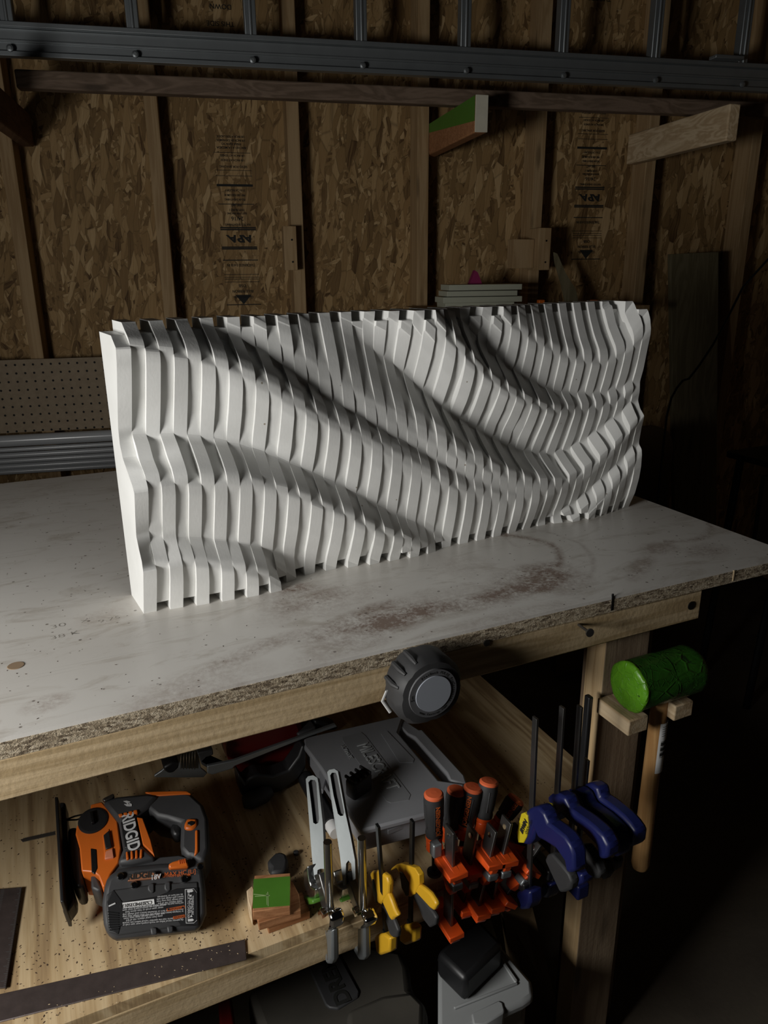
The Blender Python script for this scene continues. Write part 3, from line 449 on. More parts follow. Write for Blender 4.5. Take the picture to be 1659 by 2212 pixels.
# ------------------------------------------------------------------ things along the back wall
def wthing(name,label,cat,d,u,z,group=None): return thing(name,label,cat,wp(d,u,z),group)
# extension ladder hung along the wall
lad=wthing('ladder','long dull aluminium extension ladder hung sideways across the top of the back wall','ladder',2.36,.6,1.83)
def rail_mb(d,z,h,u0,u1):
    b=MB(); 
    b.wbox(d-.004,d+.004,u0,u1,z+.012,z+h-.012)
    b.wbox(d-.022,d+.004,u0,u1,z,z+.012); b.wbox(d-.022,d+.004,u0,u1,z+h-.012,z+h); b.wbox(d-.010,d-.003,u0,u1,z+h*.44,z+h*.52); return b
LR=rail_mb(2.36,1.838,.078,-1.6,2.9).build('side_rail','alu',lad,bevel=.0012)
rail_mb(2.36,2.20,.078,-1.6,2.9).build('side_rail','alu',lad,bevel=.0012)
for k in range(-4,8):
    u=ow(289,72,2.36)[0]+.3048*k
    b=MB(); b.wbox(2.345,2.378,u-.016,u+.016,1.905,2.21)
    b.wbox(2.341,2.346,u-.004,u+.004,1.905,2.21); b.build('rung','alu',lad,bevel=.003)
    MB().lathe(wp(2.334,u,1.855),WN*-1,[(-.002,.009),(.0015,.008),(.003,.004)],16).build('rivet','alu',LR)
u=ow(1560,125,2.34)[0]; MB().wbox(2.30,2.335,u-.05,u+.05,1.915,1.925).build('rung_lock','alu',lad,bevel=.002)
for u in (-1.1,1.975,2.5):
    hk=MB().tube([wp(DS+.001,u-.06,2.18),wp(2.30,u-.06,2.175),wp(2.30,u-.06,2.21)],.005); o=single(hk.build('ladder_hook','dksteel')); tag(o,['bare steel hook carrying the ladder, hidden at the far left','dark steel ladder hook near the right end of the ladder','dark steel hook by the last stud on the far right'][[-1.1,1.975,2.5].index(u)],'hook')
# brown board resting on the bracket arms
r=MB().wbox(2.245,2.285,-.405,2.6,1.748,1.790); rb=single(r.build('stained_board','rail',bevel=.004)); tag(rb,'long dark stained board lying across the wooden bracket arms under the ladder','board')
def arm(u0,u1,d0,z0,z1,name,label,m):
    b=MB(); b.wbox(d0,DS+.06,u0,u1,z0,z1); t=wthing(name,label,'bracket',DS,(u0+u1)/2,z0); b.build('arm',m,t,bevel=.004); return t
arm(-.475,-.440,1.9,1.66,1.747,'bracket_arm','dark brown timber bracket arm jutting from the leftmost stud','armdark')
t=arm(.742,.778,2.10,1.657,1.747,'bracket_arm','bracket arm of the middle stud with a bright green painted side','red')
gp=MB().hexa([wp(2.101,.7412,1.685),wp(2.101,.7418,1.685),wp(DS,.7418,1.72),wp(DS,.7412,1.72)],[wp(2.101,.7412,1.7455),wp(2.101,.7418,1.7455),wp(DS,.7418,1.7455),wp(DS,.7412,1.7455)]); gp.build('green_paint','green',t)['label']='green painted upper side'
MB().wbox(2.096,2.1005,.7425,.7775,1.6575,1.7465).build('end_grain',mat('whitened end grain',(.55,.52,.42),.8),t,bevel=.001)['label']='whitish painted end'
arm(1.470,1.506,2.05,1.648,1.742,'bracket_arm','pale pine bracket arm with strong grain on the right, near the rounded ladder end','lumY')
# blocks screwed to the studs
for (u0,u1,z0,z1,dd,lab) in ((.262,.302,1.311,1.441,2.475,'small pine block screwed to the stud right of the printed stamp'),(1.095,1.139,1.304,1.436,2.44,'tall pine block screwed to the stud behind the right half of the sculpture')):
    t=wthing('wood_block',lab,'block',DS,u0,z0); MB().wbox(dd,DS-.0005,u0,u1,z0,z1).build('block','stud',t,bevel=.0015)
    if u0>1: MB().wbox(2.47,DS-.0005,u0-.075,u0-.001,z0+.006,z0+.098).build('side_block','stud',t,bevel=.0015)
    for z in (z0+.025,z1-.04): MB().lathe(wp(dd-.001,(u0+u1)/2+.005,z),-WN,[(0,.003),(.0008,.003)],10).build('screw_head','blk2',t)
# pegboard sheet and conduits
pb=MB().wbox(2.500,2.506,-1.6,.05,.838,1.0605); o=single(pb.build('pegboard','peg')); o.location=o.location; tag(o,'brown pegboard strip with rows of holes leaning on the studs at left','pegboard')
o.data.transform(Matrix.Translation(o.location)); o.location=(0,0,0)
for i,(y,r,dd,m) in enumerate(((947,.0180,2.468,0),(966,.0075,2.482,0),(978,.0085,2.468,0),(990,.0085,2.484,0),(1002,.0090,2.468,0),(1013,.0085,2.452,0))):
    u,z=ow(120,y,dd); b=MB().tube([wp(dd,-1.6,z),wp(dd,.35,z)],r,20); o=single(b.build('conduit_pipe','tube')); 
    tag(o,['widest grey plastic pipe, topmost of the stack behind the bench','thin grey pipe just under the widest pipe','third grey pipe down in the stack behind the bench','fourth grey pipe down in the stack behind the bench','second lowest grey pipe of the stack, with a bright highlight','lowest grey pipe of the stack, next to the bench edge'][i],'pipe','grey pipes stacked behind the bench')
lz=ow(120,1024,2.46)[1]-.008
for u in (-1.45,.2): o=single(MB().wbox(2.42,DS-.0005,u-.02,u+.02,lz-.03,lz).build('pipe_rest','stud')); tag(o,'wooden rest under the pipe stack '+('at its far left end' if u<0 else 'behind the sculpture'),'block')
# primed boards on a plank behind the sculpture
pl=single(MB().wbox(2.27,DS-.0005,.66,1.25,1.175,1.193).build('wall_plank','stud')); tag(pl,'plank fixed to the studs behind the sculpture, carrying primed boards','shelf')
for i,(x0,x1,y0,y1) in enumerate(((971,1128,615,628),(966,1118,629,641),(958,1128,642,655))):
    dd=2.30; u0,z1=ow(x0,y0,dd); u1,_=ow(x1,y0,dd); z0=ow(x0,y1,dd)[1]
    o=single(MB().wbox(dd,dd+.09,u0,u1,z0,z1-.0008).build('trim_board','trimw',bevel=.0008)); tag(o,['topmost primed trim board in the small stack behind the sculpture','middle primed trim board of the small stack','lowest visible primed trim board, longest to the left'][i],'board','primed trim boards behind the sculpture')
u,z=ow(958,655,2.3); u2=ow(1120,655,2.3)[0]; o=single(MB().wbox(2.31,2.40,u+.01,u2-.01,1.1935,z-.0008).build('trim_board','trimw',bevel=.0008)); tag(o,'thick primed board at the bottom of the stack, almost hidden','board','primed trim boards behind the sculpture')
u,z=ow(1028,614,2.35); b=MB().prism([wp(2.35,u-.021,z),wp(2.35,u+.021,z),wp(2.35,u+.006,z+.035),wp(2.35,u-.004,z+.042)],WN*.02); tag(single(b.build('plastic_wedge','purple')),'small magenta plastic wedge on top of the primed boards','wedge')
for x,la in ((1171,'tiny orange plastic clip showing just above the sculpture, left one'),(1286,'tiny orange plastic clip above the right end of the sculpture')):
    u,z=ow(x,652,2.33); tag(single(MB().wbox(2.33,2.35,u-.010,u+.010,1.1935,z+.006).build('plastic_clip','orange',bevel=.002)),la,'clip')
pl2=single(MB().wbox(2.27,DS-.0005,1.26,1.42,1.175,1.193).build('wall_plank','stud')); tag(pl2,'second plank behind the right end of the sculpture','shelf')
pts=[ow(*q,2.45) for q in px("O 1197,545 1204,548 1222,590 1244,625 1250,655 1222,655 1212,610 1200,570")]
b=MB().prism([wp(2.45,u,z) for u,z in pts],WN*.008); tag(single(b.build('saw_blade','panel')),'grey curved blade leaning on the wall behind the sculpture','blade')
# boards and clutter in the dark right corner
b=MB().hexa([wp(2.36,1.69,.25),wp(2.36,1.87,.25),wp(2.38,1.87,.25),wp(2.38,1.69,.25)],[wp(2.46,1.60,1.352),wp(2.46,1.79,1.360),wp(2.48,1.79,1.360),wp(2.48,1.60,1.352)]); tag(single(b.build('pale_board','panel',bevel=.002)),'pale upright board leaning on the wall to the right of the sculpture','board')
b=MB(); P0=oy(1372,1200,1.78); P1=oy(1440,1095,1.78); x1=P1[0]; ztop=oy(1400,922,1.78)[2]; pts=[(P0[0]-.3,.02)]+[(x1,.02),(x1,ztop-.09)]+[(x1-.10+.10*math.cos(t),ztop-.09+.09*math.sin(t)) for t in np.linspace(0.2,math.pi/2,8)]+[(P0[0]-.3,ztop)]
b.prism([(x,1.78,z) for x,z in pts],(0,.02,0)); tag(single(b.build('rounded_panel','brown')),'brown panel with a rounded corner standing behind the bench at its right end','panel')
c=[wp(d,*ow(x,y,d)) for (x,y),d in zip(px("O 1700,520 1659,560 1605,620 1570,690 1540,745 1510,790 1488,818 1475,822 1462,838 1450,860 1440,900"),[2.0]*11)]
c=c+[wp(2.0,c[-1]@WW,.02)]
tag(single(MB().tube(c,.0035,8).build('cable','black')),'thin black cable hanging diagonally across the dark right corner','cable')
st=thing('tool_stand','black metal tool stand in the dark corner beyond the bench','stand',oy(1640,1180,1.5)*np.array([1,1,0]))
P=oy(1655,985,1.5); X=P[0]
MB().box(X-.05,X+.5,1.35,1.6,P[2]-.02,P[2]).build('top','blk2',st,bevel=.003)
for xx in (X-.02,X+.45):
    for yy in (1.38,1.57): MB().tube([(xx,yy,P[2]-.02),(xx+(-.05 if xx<X else .05),yy,0)],.012,10).build('leg','blk2',st)
MB().box(X-.04,X+.47,1.46,1.475,P[2]-.35,P[2]-.05).build('side_panel',mat('dull green grey panel',(.07,.075,.06),.6),st)
# ------------------------------------------------------------------ tools hung on the bench
ty=YF-.001
# tape measure
P=oy(935,1497,.652); tp=thing('tape_measure','round black rubber tape measure clipped to the front apron, with a blank grey disc','tape measure',(P[0],.66,P[2]-.05))
c=np.array([P[0],.652,P[2]]); cb=c+np.array([-.002,.047,0])
b=MB(); prof_=[(0,.028),(.002,.037),(.010,.0425),(.036,.0425),(.044,.038),(.0465,.03)]
N=40; rings=[]
for h,r in prof_:
    ring=[]
    for k in range(N):
        t=2*math.pi*k/N; g=1-.035*max(0,math.cos(8*t))**6; e=1+.10*max(0,math.cos(t-3.9))**6+.05*max(0,math.cos(t+.75))**8
        ring.append(c+np.array([r*g*e*math.cos(t),h,r*g*e*math.sin(t)]))
    rings.append(ring)
vs=[p for r in rings for p in r]; b.add(vs,[(i*N+k,i*N+(k+1)%N,(i+1)*N+(k+1)%N,(i+1)*N+k) for i in range(len(rings)-1) for k in range(N)],True); b.add(rings[0],[tuple(range(N))]); b.add(rings[-1],[tuple(range(N))[::-1]])
b.build('case','rubber',tp)
for k in range(3):
    t=2.0+k*.42; d=np.array([math.cos(t),0,math.sin(t)]); MB().tube([c+d*.0405+np.array([0,.008,0]),c+d*.044+np.array([0,.016,0]),c+d*.044+np.array([0,.034,0])],[.002,.0035,.003],8).build('grip_ridge','rubber',tp)
fr_=MB().lathe(c+np.array([0,-.0012,0]),(0,1,0),[(0,.0300),(.002,.0305)],40).build('face_ring','tapering',tp)
MB().lathe(c+np.array([0,-.0024,0]),(0,1,0),[(0,.0222),(.002,.0226)],40).build('face_disc','tapeface',tp)['label']='plain pale grey centre disc'
def ringtext(s,a0,step,h):
    for i,ch in enumerate(s):
        if ch==' ': continue
        a=a0-i*step; d=np.array([math.cos(a),0,math.sin(a)]); t=np.array([math.sin(a),0,-math.cos(a)])
        text('print',ch,c+d*.0262+np.array([0,-.0014,0]),t,d,h,'textk',fr_,ex=.00005)
ringtext('FlatBack PULSE',2.15,.105,.0032); ringtext('ProCarpenter',.55,.105,.003)
for i,ch in enumerate('www.fastcap.com'):
    a=-2.25+i*.095; d=np.array([math.cos(a),0,math.sin(a)]); text('print',ch,c+d*.0262+np.array([0,-.0014,0]),np.array([-math.sin(a),0,math.cos(a)]),-d,.0032,'textk',fr_,ex=.00005)
text('print','5m',c+np.array([-.0262,-.0014,0]),(.0,0,1),(-1,0,0),.0045,'textk',fr_,ex=.00005)
b=MB().tube([c+np.array([-.043,.03,-.002]),c+np.array([-.046,.036,-.018]),c+np.array([-.036,.036,-.036])],.0022,8,flat=.4); b.build('blade_hook','whitep',tp)
MB().box(c[0]-.012,c[0]+.012,.6995,.7025,c[2]-.02,c[2]+.02).build('belt_clip','dksteel',tp)
# mallet and its two rest blocks
YP=.7235
def restblock(x,yn,zt,h,w,lab,x2=None):
    t=thing('mallet_rest',lab,'bracket',(x+w/2,YP,zt-h)); MB().box(x,x+w,yn,YP-.0005 if x2 is None else x2,zt-h,zt).build('block','lumY',t,bevel=.002); return t
MY=.682; yf_=.658
bx_=.665; bz_=.733
t=restblock(bx_,yf_,bz_,.0245,.0345,'left wooden rest block under the bright green mallet end')
bp_=oy(1274,1504,.716); MB().box(bp_[0]-.004,bp_[0]+.004,.712,YP-.0005,bp_[2]-.17,bp_[2]).build('back_plate','black',t,bevel=.002)['label']='black plastic plate beside the block'
R2=oy(1460,1522,yf_); E2=oy(1501,1500,yf_)
t=restblock(R2[0],yf_,bz_,.0245,E2[0]-R2[0],'right wooden rest block under the dark green end of the mallet')
MB().box(.705,E2[0],.7115,YP-.0006,bz_-.0245,bz_-.002).build('crosspiece','lumX',t,bevel=.001)
rad=.0350; zc=bz_+rad+.0012
L=oy(1355,1487,MY); Rr=oy(1480,1432,MY); HP=oy(1402,1700,MY)
x0=L[0]; x1=Rr[0]+.012
ml=thing('mallet','green rubber mallet hanging between two wooden rest blocks','mallet',(HP[0],MY,HP[2]-.1))
def ringcyl(xs,rs,jit,seed):
    rg=np.random.RandomState(seed); N=44; b=MB(); rings=[]; ph=rg.rand(6)*6
    for x,r in zip(xs,rs):
        rings.append([np.array([x+jit*.5*math.sin(3*t+ph[0])*rg.rand(),MY+(r+jit*(math.sin(5*t+ph[1]+x*60)*.5+math.sin(11*t+ph[2]+x*130)*.4+rg.randn()*.25))*math.cos(t),zc+(r+jit*(math.sin(5*t+ph[1]+x*60)*.5+rg.randn()*.3))*math.sin(t)]) for t in [2*math.pi*k/N for k in range(N)]])
    vs=[p for q in rings for p in q]; b.add(vs,[(i*N+k,i*N+(k+1)%N,(i+1)*N+(k+1)%N,(i+1)*N+k) for i in range(len(rings)-1) for k in range(N)],True)
    b.add(rings[0]+[np.array([xs[0]-.001,MY,zc])],[(k,(k+1)%N,N) for k in range(N)],True); b.add(rings[-1]+[np.array([xs[-1]+.001,MY,zc])],[((k+1)%N,k,N) for k in range(N)],True); return b
xm=(x0+x1)/2
ringcyl(list(np.linspace(x0+.004,xm,16)),[rad]*16,.0007,3).build('head','greend',ml,angle=60)
ringcyl(list(np.linspace(xm,x1,14)),[rad*.985]*13+[rad*.93],.0007,5).build('head_band','greend',ml,angle=60)
ringcyl([x0-.001,x0,x0+.002,x0+.006],[rad*.86,rad*.97,rad*1.03,rad*1.0],.0011,9).build('striking_face','greenrub',ml,angle=70)['label']='bright lime green striking face'
tp0=oy(1405,1540,MY); bt=oy(1402,1868,MY); hx=HP[0]
hx=oy(1403,1700,MY)[0]; hz0=bt[2]
MB().lathe((hx,MY,hz0),(0,0,1),[(0,.004),(.001,.008),(.004,.0115),(.012,.0135),(.05,.0135),(.11,.0125),(zc-rad-hz0+.004,.0118)],28).build('handle','handlewood',ml)
zl0=oy(1413,1708,.642)[2]; zl1=oy(1413,1603,.642)[2]
b=MB(); n=10; R_=.0142; ang=np.linspace(-2.05,-.5,n); 
vs=[(hx+R_*math.cos(t),MY+R_*math.sin(t),z) for z in (zl0,zl1) for t in ang]; vs2=[(hx+(R_-.0006)*math.cos(t),MY+(R_-.0006)*math.sin(t),z) for z in (zl0,zl1) for t in ang]
b.add(vs+vs2,[(i,i+1,n+i+1,n+i) for i in range(n-1)]+[(2*n+i,3*n+i,3*n+i+1,2*n+i+1) for i in range(n-1)]); pl_=b.build('price_label','whitep',ml); pl_['label']='white paper barcode label'
for k in range(10):
    z=zl0+(zl1-zl0)*(.33+.035*k); b=MB(); hh=.0005+.0006*(k%3); tt=np.linspace(-1.8,-.75,6)
    vs=[(hx+(R_+.0002)*math.cos(t),MY+(R_+.0002)*math.sin(t),zz) for zz in (z-hh,z+hh) for t in tt]; b.add(vs,[(i,i+1,7+i,6+i) for i in range(5)]); b.build('barcode_bar','textk',pl_)
for k in range(5):
    z=zl0+(zl1-zl0)*(.76+.045*k); b=MB(); tt=np.linspace(-1.8,-.85,6); vs=[(hx+(R_+.0002)*math.cos(t),MY+(R_+.0002)*math.sin(t),zz) for zz in (z-.0004,z+.0004) for t in tt]; b.add(vs,[(i,i+1,7+i,6+i) for i in range(5)]); b.build('label_line','textk',pl_)

# ------------------------------------------------------------------ clamps on the shelf rail
def frame(pt,pb,Y):
    A=oy(*pt,Y); B=oy(*pb,Y); a=unit(A-B); v=np.array([0,-1.,0]); n=unit(np.cross(a,v)); 
    if n[0]<0: n=-n
    return A,B,a,v,n
OR=[((300,750),(290,1210),(270,2000),(25,220),(30,780),'upright, leftmost of the five'),((600,740),(530,1185),(430,1680),(330,165),(250,660),'second from the left of the five'),((865,730),(795,1075),(630,1730),(550,130),(450,620),'middle one of the five'),((1065,620),(970,1040),(815,1640),(760,50),(690,530),'with its handle standing highest'),((1465,900),(1300,1160),(1000,1575),(1130,275),(930,560),'leaning far right, beside the blue clamps')]
for i,(tp_,sl,lo,cp,hb,lab) in enumerate(OR):
    q=lambda p:(930+p[0]/6.144,1680+p[1]/6.144)
    Y=.652 if i!=1 else .668
    A,B,a,v,n=frame(q(tp_),q(lo),Y); v_=unit(v-a*(v@a)); S_=oy(*q(sl),Y)
    pn=n
    t=thing('bar_clamp','orange bar clamp on the shelf rail, '+lab,'clamp',B,'orange bar clamps on the shelf rail')
    bw=.021 if i<4 else .019
    MB().prism([A,A+a*.0-v_*bw,B-a*.02-v_*bw,B-a*.02],n*.0038).build('bar','dksteel',t,bevel=.0008)
    MB().lathe(A-a*.010-v_*bw*.45-n*.0012,n,[(0,.0035),(.0064,.0035)],14).build('stop_pin','chrome',t)
    C0=onp(*q(cp),A,n); H0=onp(*q(hb),A,n); sd=unit(C0-H0); C0=C0+n*.002; H0=H0+n*.002; Lh=np.linalg.norm(C0-H0)
    hnd=MB().lathe(H0,sd,[(0,.0085),(.002,.0112),(.006,.0118),(Lh*.2,.0108),(Lh*.5,.0128),(Lh*.85,.0135),(Lh-.003,.0130)],24).build('handle','rubber',t)
    MB().lathe(H0-sd*.0045,sd,[(0,.0085),(.0015,.0112),(.0065,.0115)],24).build('collar','redor',t)
    MB().lathe(C0-sd*.004,sd,[(0,.0126),(.0035,.0128),(.0055,.0105),(.006,.004)],24).build('end_cap','cap',hnd)
    for kk in range(6):
        rr=unit(np.cross(sd,n)); th=kk*math.pi/3+.4; dd=rr*math.cos(th)+n*math.sin(th); MB().tube([H0+sd*Lh*.25+dd*.0112,H0+sd*Lh*.82+dd*.0131],.0011,6).build('grip_rib','grey',hnd)
    if i in (0,2,4):
        viewd=unit(EYE-(H0+C0)/2); side=unit(np.cross(sd,viewd)); off=-.35 if i==0 else (.1 if i==2 else -.3); dd=unit(viewd-sd*(viewd@sd)+side*-off); text('print','JORGENSEN',(H0+C0)/2+dd*.0138,sd,np.cross(dd,sd),.0058,'texto',hnd,ex=.0001,bold=.0002)
    # screw under the handle
    pad=H0-sd*.055
    scw=MB().tube([H0,pad],.0035,10).build('screw','blk2',t)
    MB().lathe(pad-sd*.004,sd,[(0,.010),(.004,.010),(.007,.005)],18).build('swivel_pad','black',scw)
    # sliding jaw: block round the bar, web reaching back up to the screw nut
    N0=H0-sd*.012; w=.0115
    jf=S_+v_*.013; 
    p=[S_+v_*.012+a*.001,S_+v_*.012-a*.011,S_+v_*.001-a*.040,S_-v_*.010-a*.040,S_-v_*(bw+.008)-a*.010,N0-v_*.009-a*.013,N0-v_*.010+a*.007,N0+v_*.010+a*.007,N0+v_*.012-a*.010,S_-v_*bw+a*.014,S_-v_*bw*.9+a*.004]
    MB().prism([x-n*.0035 for x in p],n*.0105).build('sliding_jaw','redor',t,bevel=.0012)
    MB().prism([S_+v_*.014+a*.001-n*w,S_+v_*.014-a*.007-n*w,S_-v_*(bw+.006)-a*.010-n*w,S_-v_*(bw+.006)+a*.003-n*w],n*(2*w+.004)).build('jaw_head','redor',t,bevel=.0012)
    MB().lathe(N0-sd*.007,sd,[(0,.0108),(.014,.0108),(.016,.009)],20).build('screw_boss','redor',t,bevel=.0005)
    MB().obox(S_+v_*.004-a*.020+n*.002,a,v_,n,.0052,.0085,.0075).build('clutch_plate','alu',t,bevel=.002)
    if i==0:
        for sg in (-1,1): MB().obox(S_-v_*.022+a*.018+n*.012*sg,a,v_,n,.010,.006,.006).build('clutch_plate','alu',t,bevel=.002)
    # fixed jaw
    MB().prism([B+v_*.015+a*.002-n*.010,B+v_*.015-a*.006-n*.010,B-v_*.045-a*.006-n*.010,B-v_*.045+a*.008-n*.010,B-v_*bw+a*.003-n*.010],n*.022).build('fixed_jaw','redor',t,bevel=.0012)
    MB().prism([B+v_*.013-a*.008-n*.006,B+v_*.010-a*.014-n*.006,B-v_*.05-a*.012-n*.006,B-v_*.05-a*.008-n*.006],n*.014).build('jaw_rib','redor',t,bevel=.001)

def pm(name,poly,P,n,th,m,t,bevel=.001,off=0):
    n=np.asarray(n,float); pts=[onp(x,y,P,n)+n*(off-th/2) for x,y in px(poly)]
    return MB().prism(pts,n*th).build(name,m,t,bevel=bevel)
# silver locking clamps
SV=[dict(bar="P 678,790 695,1380 700,1500 708,1700",lab='left one of the two silver locking clamps, with a slotted handle',
 h="P 508,300 525,278 565,270 598,290 606,330 640,640 658,1000 620,1000 600,1010 590,1090 575,1080 555,900 540,700",s="P 528,325 545,305 580,308 590,330 612,610 606,640 585,652 566,640 548,480",
 br="P 545,1000 575,960 590,1080 600,1120 640,1140 632,1210 590,1225 550,1110",arm="P 600,1040 640,1030 690,1230 712,1370 690,1390 650,1250 625,1120",pad="P 560,1190 632,1215 640,1250 575,1262",hook="P 682,1470 740,1465 742,1700 725,1735 700,1735 682,1690 685,1655 702,1650 698,1560",col="P 648,1290 672,1285 690,1340 735,1310 762,1390 755,1450 720,1470 672,1470 650,1410"),
 dict(bar="P 945,760 955,1350 962,1500 965,1680",lab='right one of the two silver locking clamps, standing taller',
 h="P 675,245 690,228 730,220 758,238 766,280 818,570 860,760 892,935 896,1080 875,1090 862,960 840,935 822,960 815,1130 800,1130 775,900 735,640 700,420",s="P 698,270 712,250 742,250 752,275 808,560 800,585 778,588 758,570 725,430",
 br="P 745,1050 775,1000 800,1100 820,1130 850,1140 845,1210 800,1215 760,1110",arm="P 830,1030 850,1020 905,1180 950,1330 935,1380 900,1280 850,1130",pad="P 765,1180 845,1210 855,1240 790,1250",hook="P 935,1450 990,1440 992,1680 975,1705 950,1705 900,1620 888,1580 905,1575 935,1640",col="P 895,1290 925,1280 940,1330 985,1310 1028,1400 1020,1440 990,1455 935,1465 900,1400")]
for i,d in enumerate(SV):
    b=px(d['bar']); Y=.684; Bt=oy(*b[1],Y); X=Bt[0]; PX=np.array([X,0,0]); n=np.array([1.,0,0])
    t=thing('locking_clamp',d['lab'],'clamp',(X,Y,ZS-.07),'silver locking clamps on the shelf rail')
    # slotted handle, a flat casting leaning back from the pivot
    hpx=px(d['h']); B0=onp(sum(p_[0] for p_ in hpx)/len(hpx),hpx[6][1],PX,n); hn=unit(unit(EYE-B0)+np.array([-.30,0,.10]))
    hp=[onp(x,y,B0,hn) for x,y in hpx]; spp=[onp(x,y,B0,hn) for x,y in px(d['s'])]
    cen=sum(spp)/len(spp)
    srt=lambda L_:L_
    def area2(L_): 
        e1=unit(L_[1]-L_[0]); e2=np.cross(hn,e1); q_=[((p-cen)@e1,(p-cen)@e2) for p in L_]; return sum(q_[k][0]*q_[(k+1)%len(q_)][1]-q_[(k+1)%len(q_)][0]*q_[k][1] for k in range(len(q_)))
    e1=unit(hp[1]-hp[0]); e2=np.cross(hn,e1)
    ar=lambda L_: sum(((L_[k]-cen)@e1)*((L_[(k+1)%len(L_)]-cen)@e2)-((L_[(k+1)%len(L_)]-cen)@e1)*((L_[k]-cen)@e2) for k in range(len(L_)))
    if ar(hp)<0: hp=hp[::-1]
    if ar(spp)>0: spp=spp[::-1]
    k0,k1=min(((a_,b_) for a_ in range(len(hp)) for b_ in range(len(spp))),key=lambda t_:np.linalg.norm(hp[t_[0]]-spp[t_[1]]))
    no,ns_=len(hp),len(spp); vs=[p for p in hp]+[p for p in spp]; TK=.013; vs+= [p-hn*TK for p in vs]; T2=no+ns_
    front=[(k0+q)%no for q in range(no)]+[k0]+[no+(k1+q)%ns_ for q in range(ns_)]+[no+k1]
    hb_=MB(); hb_.v=[tuple(p) for p in vs]
    sd_=[(k,(k+1)%no,T2+(k+1)%no,T2+k) for k in range(no)]+[(no+k,no+(k+1)%ns_,T2+no+(k+1)%ns_,T2+no+k) for k in range(ns_)]
    # strips round the slot instead of one big face
    ring=[]
    for k in range(no):
        c1=min(range(ns_),key=lambda q:np.linalg.norm(spp[q]-hp[k])); c2=min(range(ns_),key=lambda q:np.linalg.norm(spp[q]-hp[(k+1)%no]))
        ring.append((k,(k+1)%no,c1,c2))
    import mathutils.geometry as mg
    P2=lambda p:Vector(((p-cen)@e1,(p-cen)@e2,0)); tri=mg.tessellate_polygon([[P2(p) for p in hp],[P2(p) for p in spp]])
    hb_.f=[tuple(t_) for t_ in tri]+[tuple(T2+q for q in t_[::-1]) for t_ in tri]+sd_; hb_.sm=[False]*len(hb_.f)
    hb_.build('handle','silverp',t)
    MB().prism([p-hn*.006 for p in spp],-hn*.002).build('slot_shade','black',t)  # black sheet paints the shade in the depth of the slot
    pm('pivot_bracket',d['br'],PX,n,.020,'steel',t,bevel=.002)
    pm('link_arm',d['arm'],PX,n,.010,'dksteel',t)
    pm('swivel_pad',d['pad'],PX,n,.026,'green',t,bevel=.002)['label']='green plastic pad'
    pth=[oy(*b[0],Y),oy(*b[1],Y),oy(*b[2],Y),oy(*b[3],Y)]
    MB().tube(pth[:],.0052,14).build('bar','steel',t)
    pm('fixed_jaw',d['hook'],np.array([X,0,0]),n,.010,'alu',t,bevel=.003)
    pm('sliding_collar',d['col'],np.array([X-.002,0,0]),n,.018,'chrome',t,bevel=.004)
# yellow mini clamps
YL=[dict(b="P 1070,660 1108,1060 1122,1290 1135,1560",lab='left one of two small yellow bar clamps with a trigger handle',
 body="P 1028,1030 1042,1012 1095,1002 1158,1050 1175,1110 1172,1185 1118,1275 1090,1262 1068,1200 1050,1110",lbl="P 1050,1070 1065,1075 1088,1190 1085,1260 1072,1250 1055,1170",tr="P 1105,1205 1165,1178 1190,1240 1215,1310 1243,1362 1215,1378 1200,1405 1180,1378 1158,1330 1130,1270",
 lv="P 1112,1270 1140,1275 1170,1330 1210,1395 1243,1480 1235,1530 1205,1532 1180,1510 1150,1410",jw="P 1073,1520 1095,1500 1150,1492 1196,1530 1192,1640 1118,1665 1088,1640"),
 dict(b="P 1340,622 1335,1000 1325,1200 1325,1460",lab='right one of two small yellow bar clamps, its black lever hanging wide',
 body="P 1186,1008 1200,985 1235,958 1270,950 1320,965 1378,985 1412,1040 1415,1120 1380,1190 1340,1212 1315,1200 1285,1140 1262,1040 1235,985 1205,1000",lbl="P 1262,1010 1290,1020 1338,1100 1335,1200 1315,1205 1280,1140",tr="P 1350,1150 1405,1115 1450,1145 1495,1185 1530,1240 1546,1275 1525,1320 1495,1300 1440,1240 1385,1180",
 lv="P 1345,1200 1385,1190 1450,1250 1520,1340 1541,1380 1532,1432 1490,1455 1440,1390 1400,1290",jw="P 1263,1440 1290,1425 1350,1420 1387,1450 1382,1560 1312,1586 1268,1555")]
for d in YL:
    b=px(d['b']); Y=.672; Q=[oy(*p_,Y) for p_ in b]; X=Q[2][0]; PX=np.array([X,0,0]); n=np.array([1.,0,0]); a=unit(Q[0]-Q[3])
    t=thing('mini_clamp',d['lab'],'clamp',Q[3],'yellow mini clamps on the shelf rail')
    MB().obox((Q[0]+Q[3])/2,a,(0,1,0),np.cross(a,(0,1,0)),np.linalg.norm(Q[0]-Q[3])/2,.004,.0018).build('bar','blk2',t,bevel=.0004)
    pm('body',d['body'],PX,n,.008,'yellow',t,bevel=.0025); pm('name_plate',d['lbl'],PX,n,.0095,'black',t,bevel=.001); pm('trigger_handle',d['tr'],PX,n,.007,'yellow',t,bevel=.0025)
    pm('lever',d['lv'],PX,n,.006,'rubber',t,bevel=.002); pm('fixed_jaw',d['jw'],PX,n,.012,'yellow',t,bevel=.003)
    j=px(d['jw']); c_=onp((j[1][0]+j[3][0])/2,j[3][1]-1,PX,n); MB().obox(c_-np.array([0,0,.002]),(1,0,0),(0,1,0),(0,0,1),.003,.009,.006).build('jaw_slot','blk2',t)
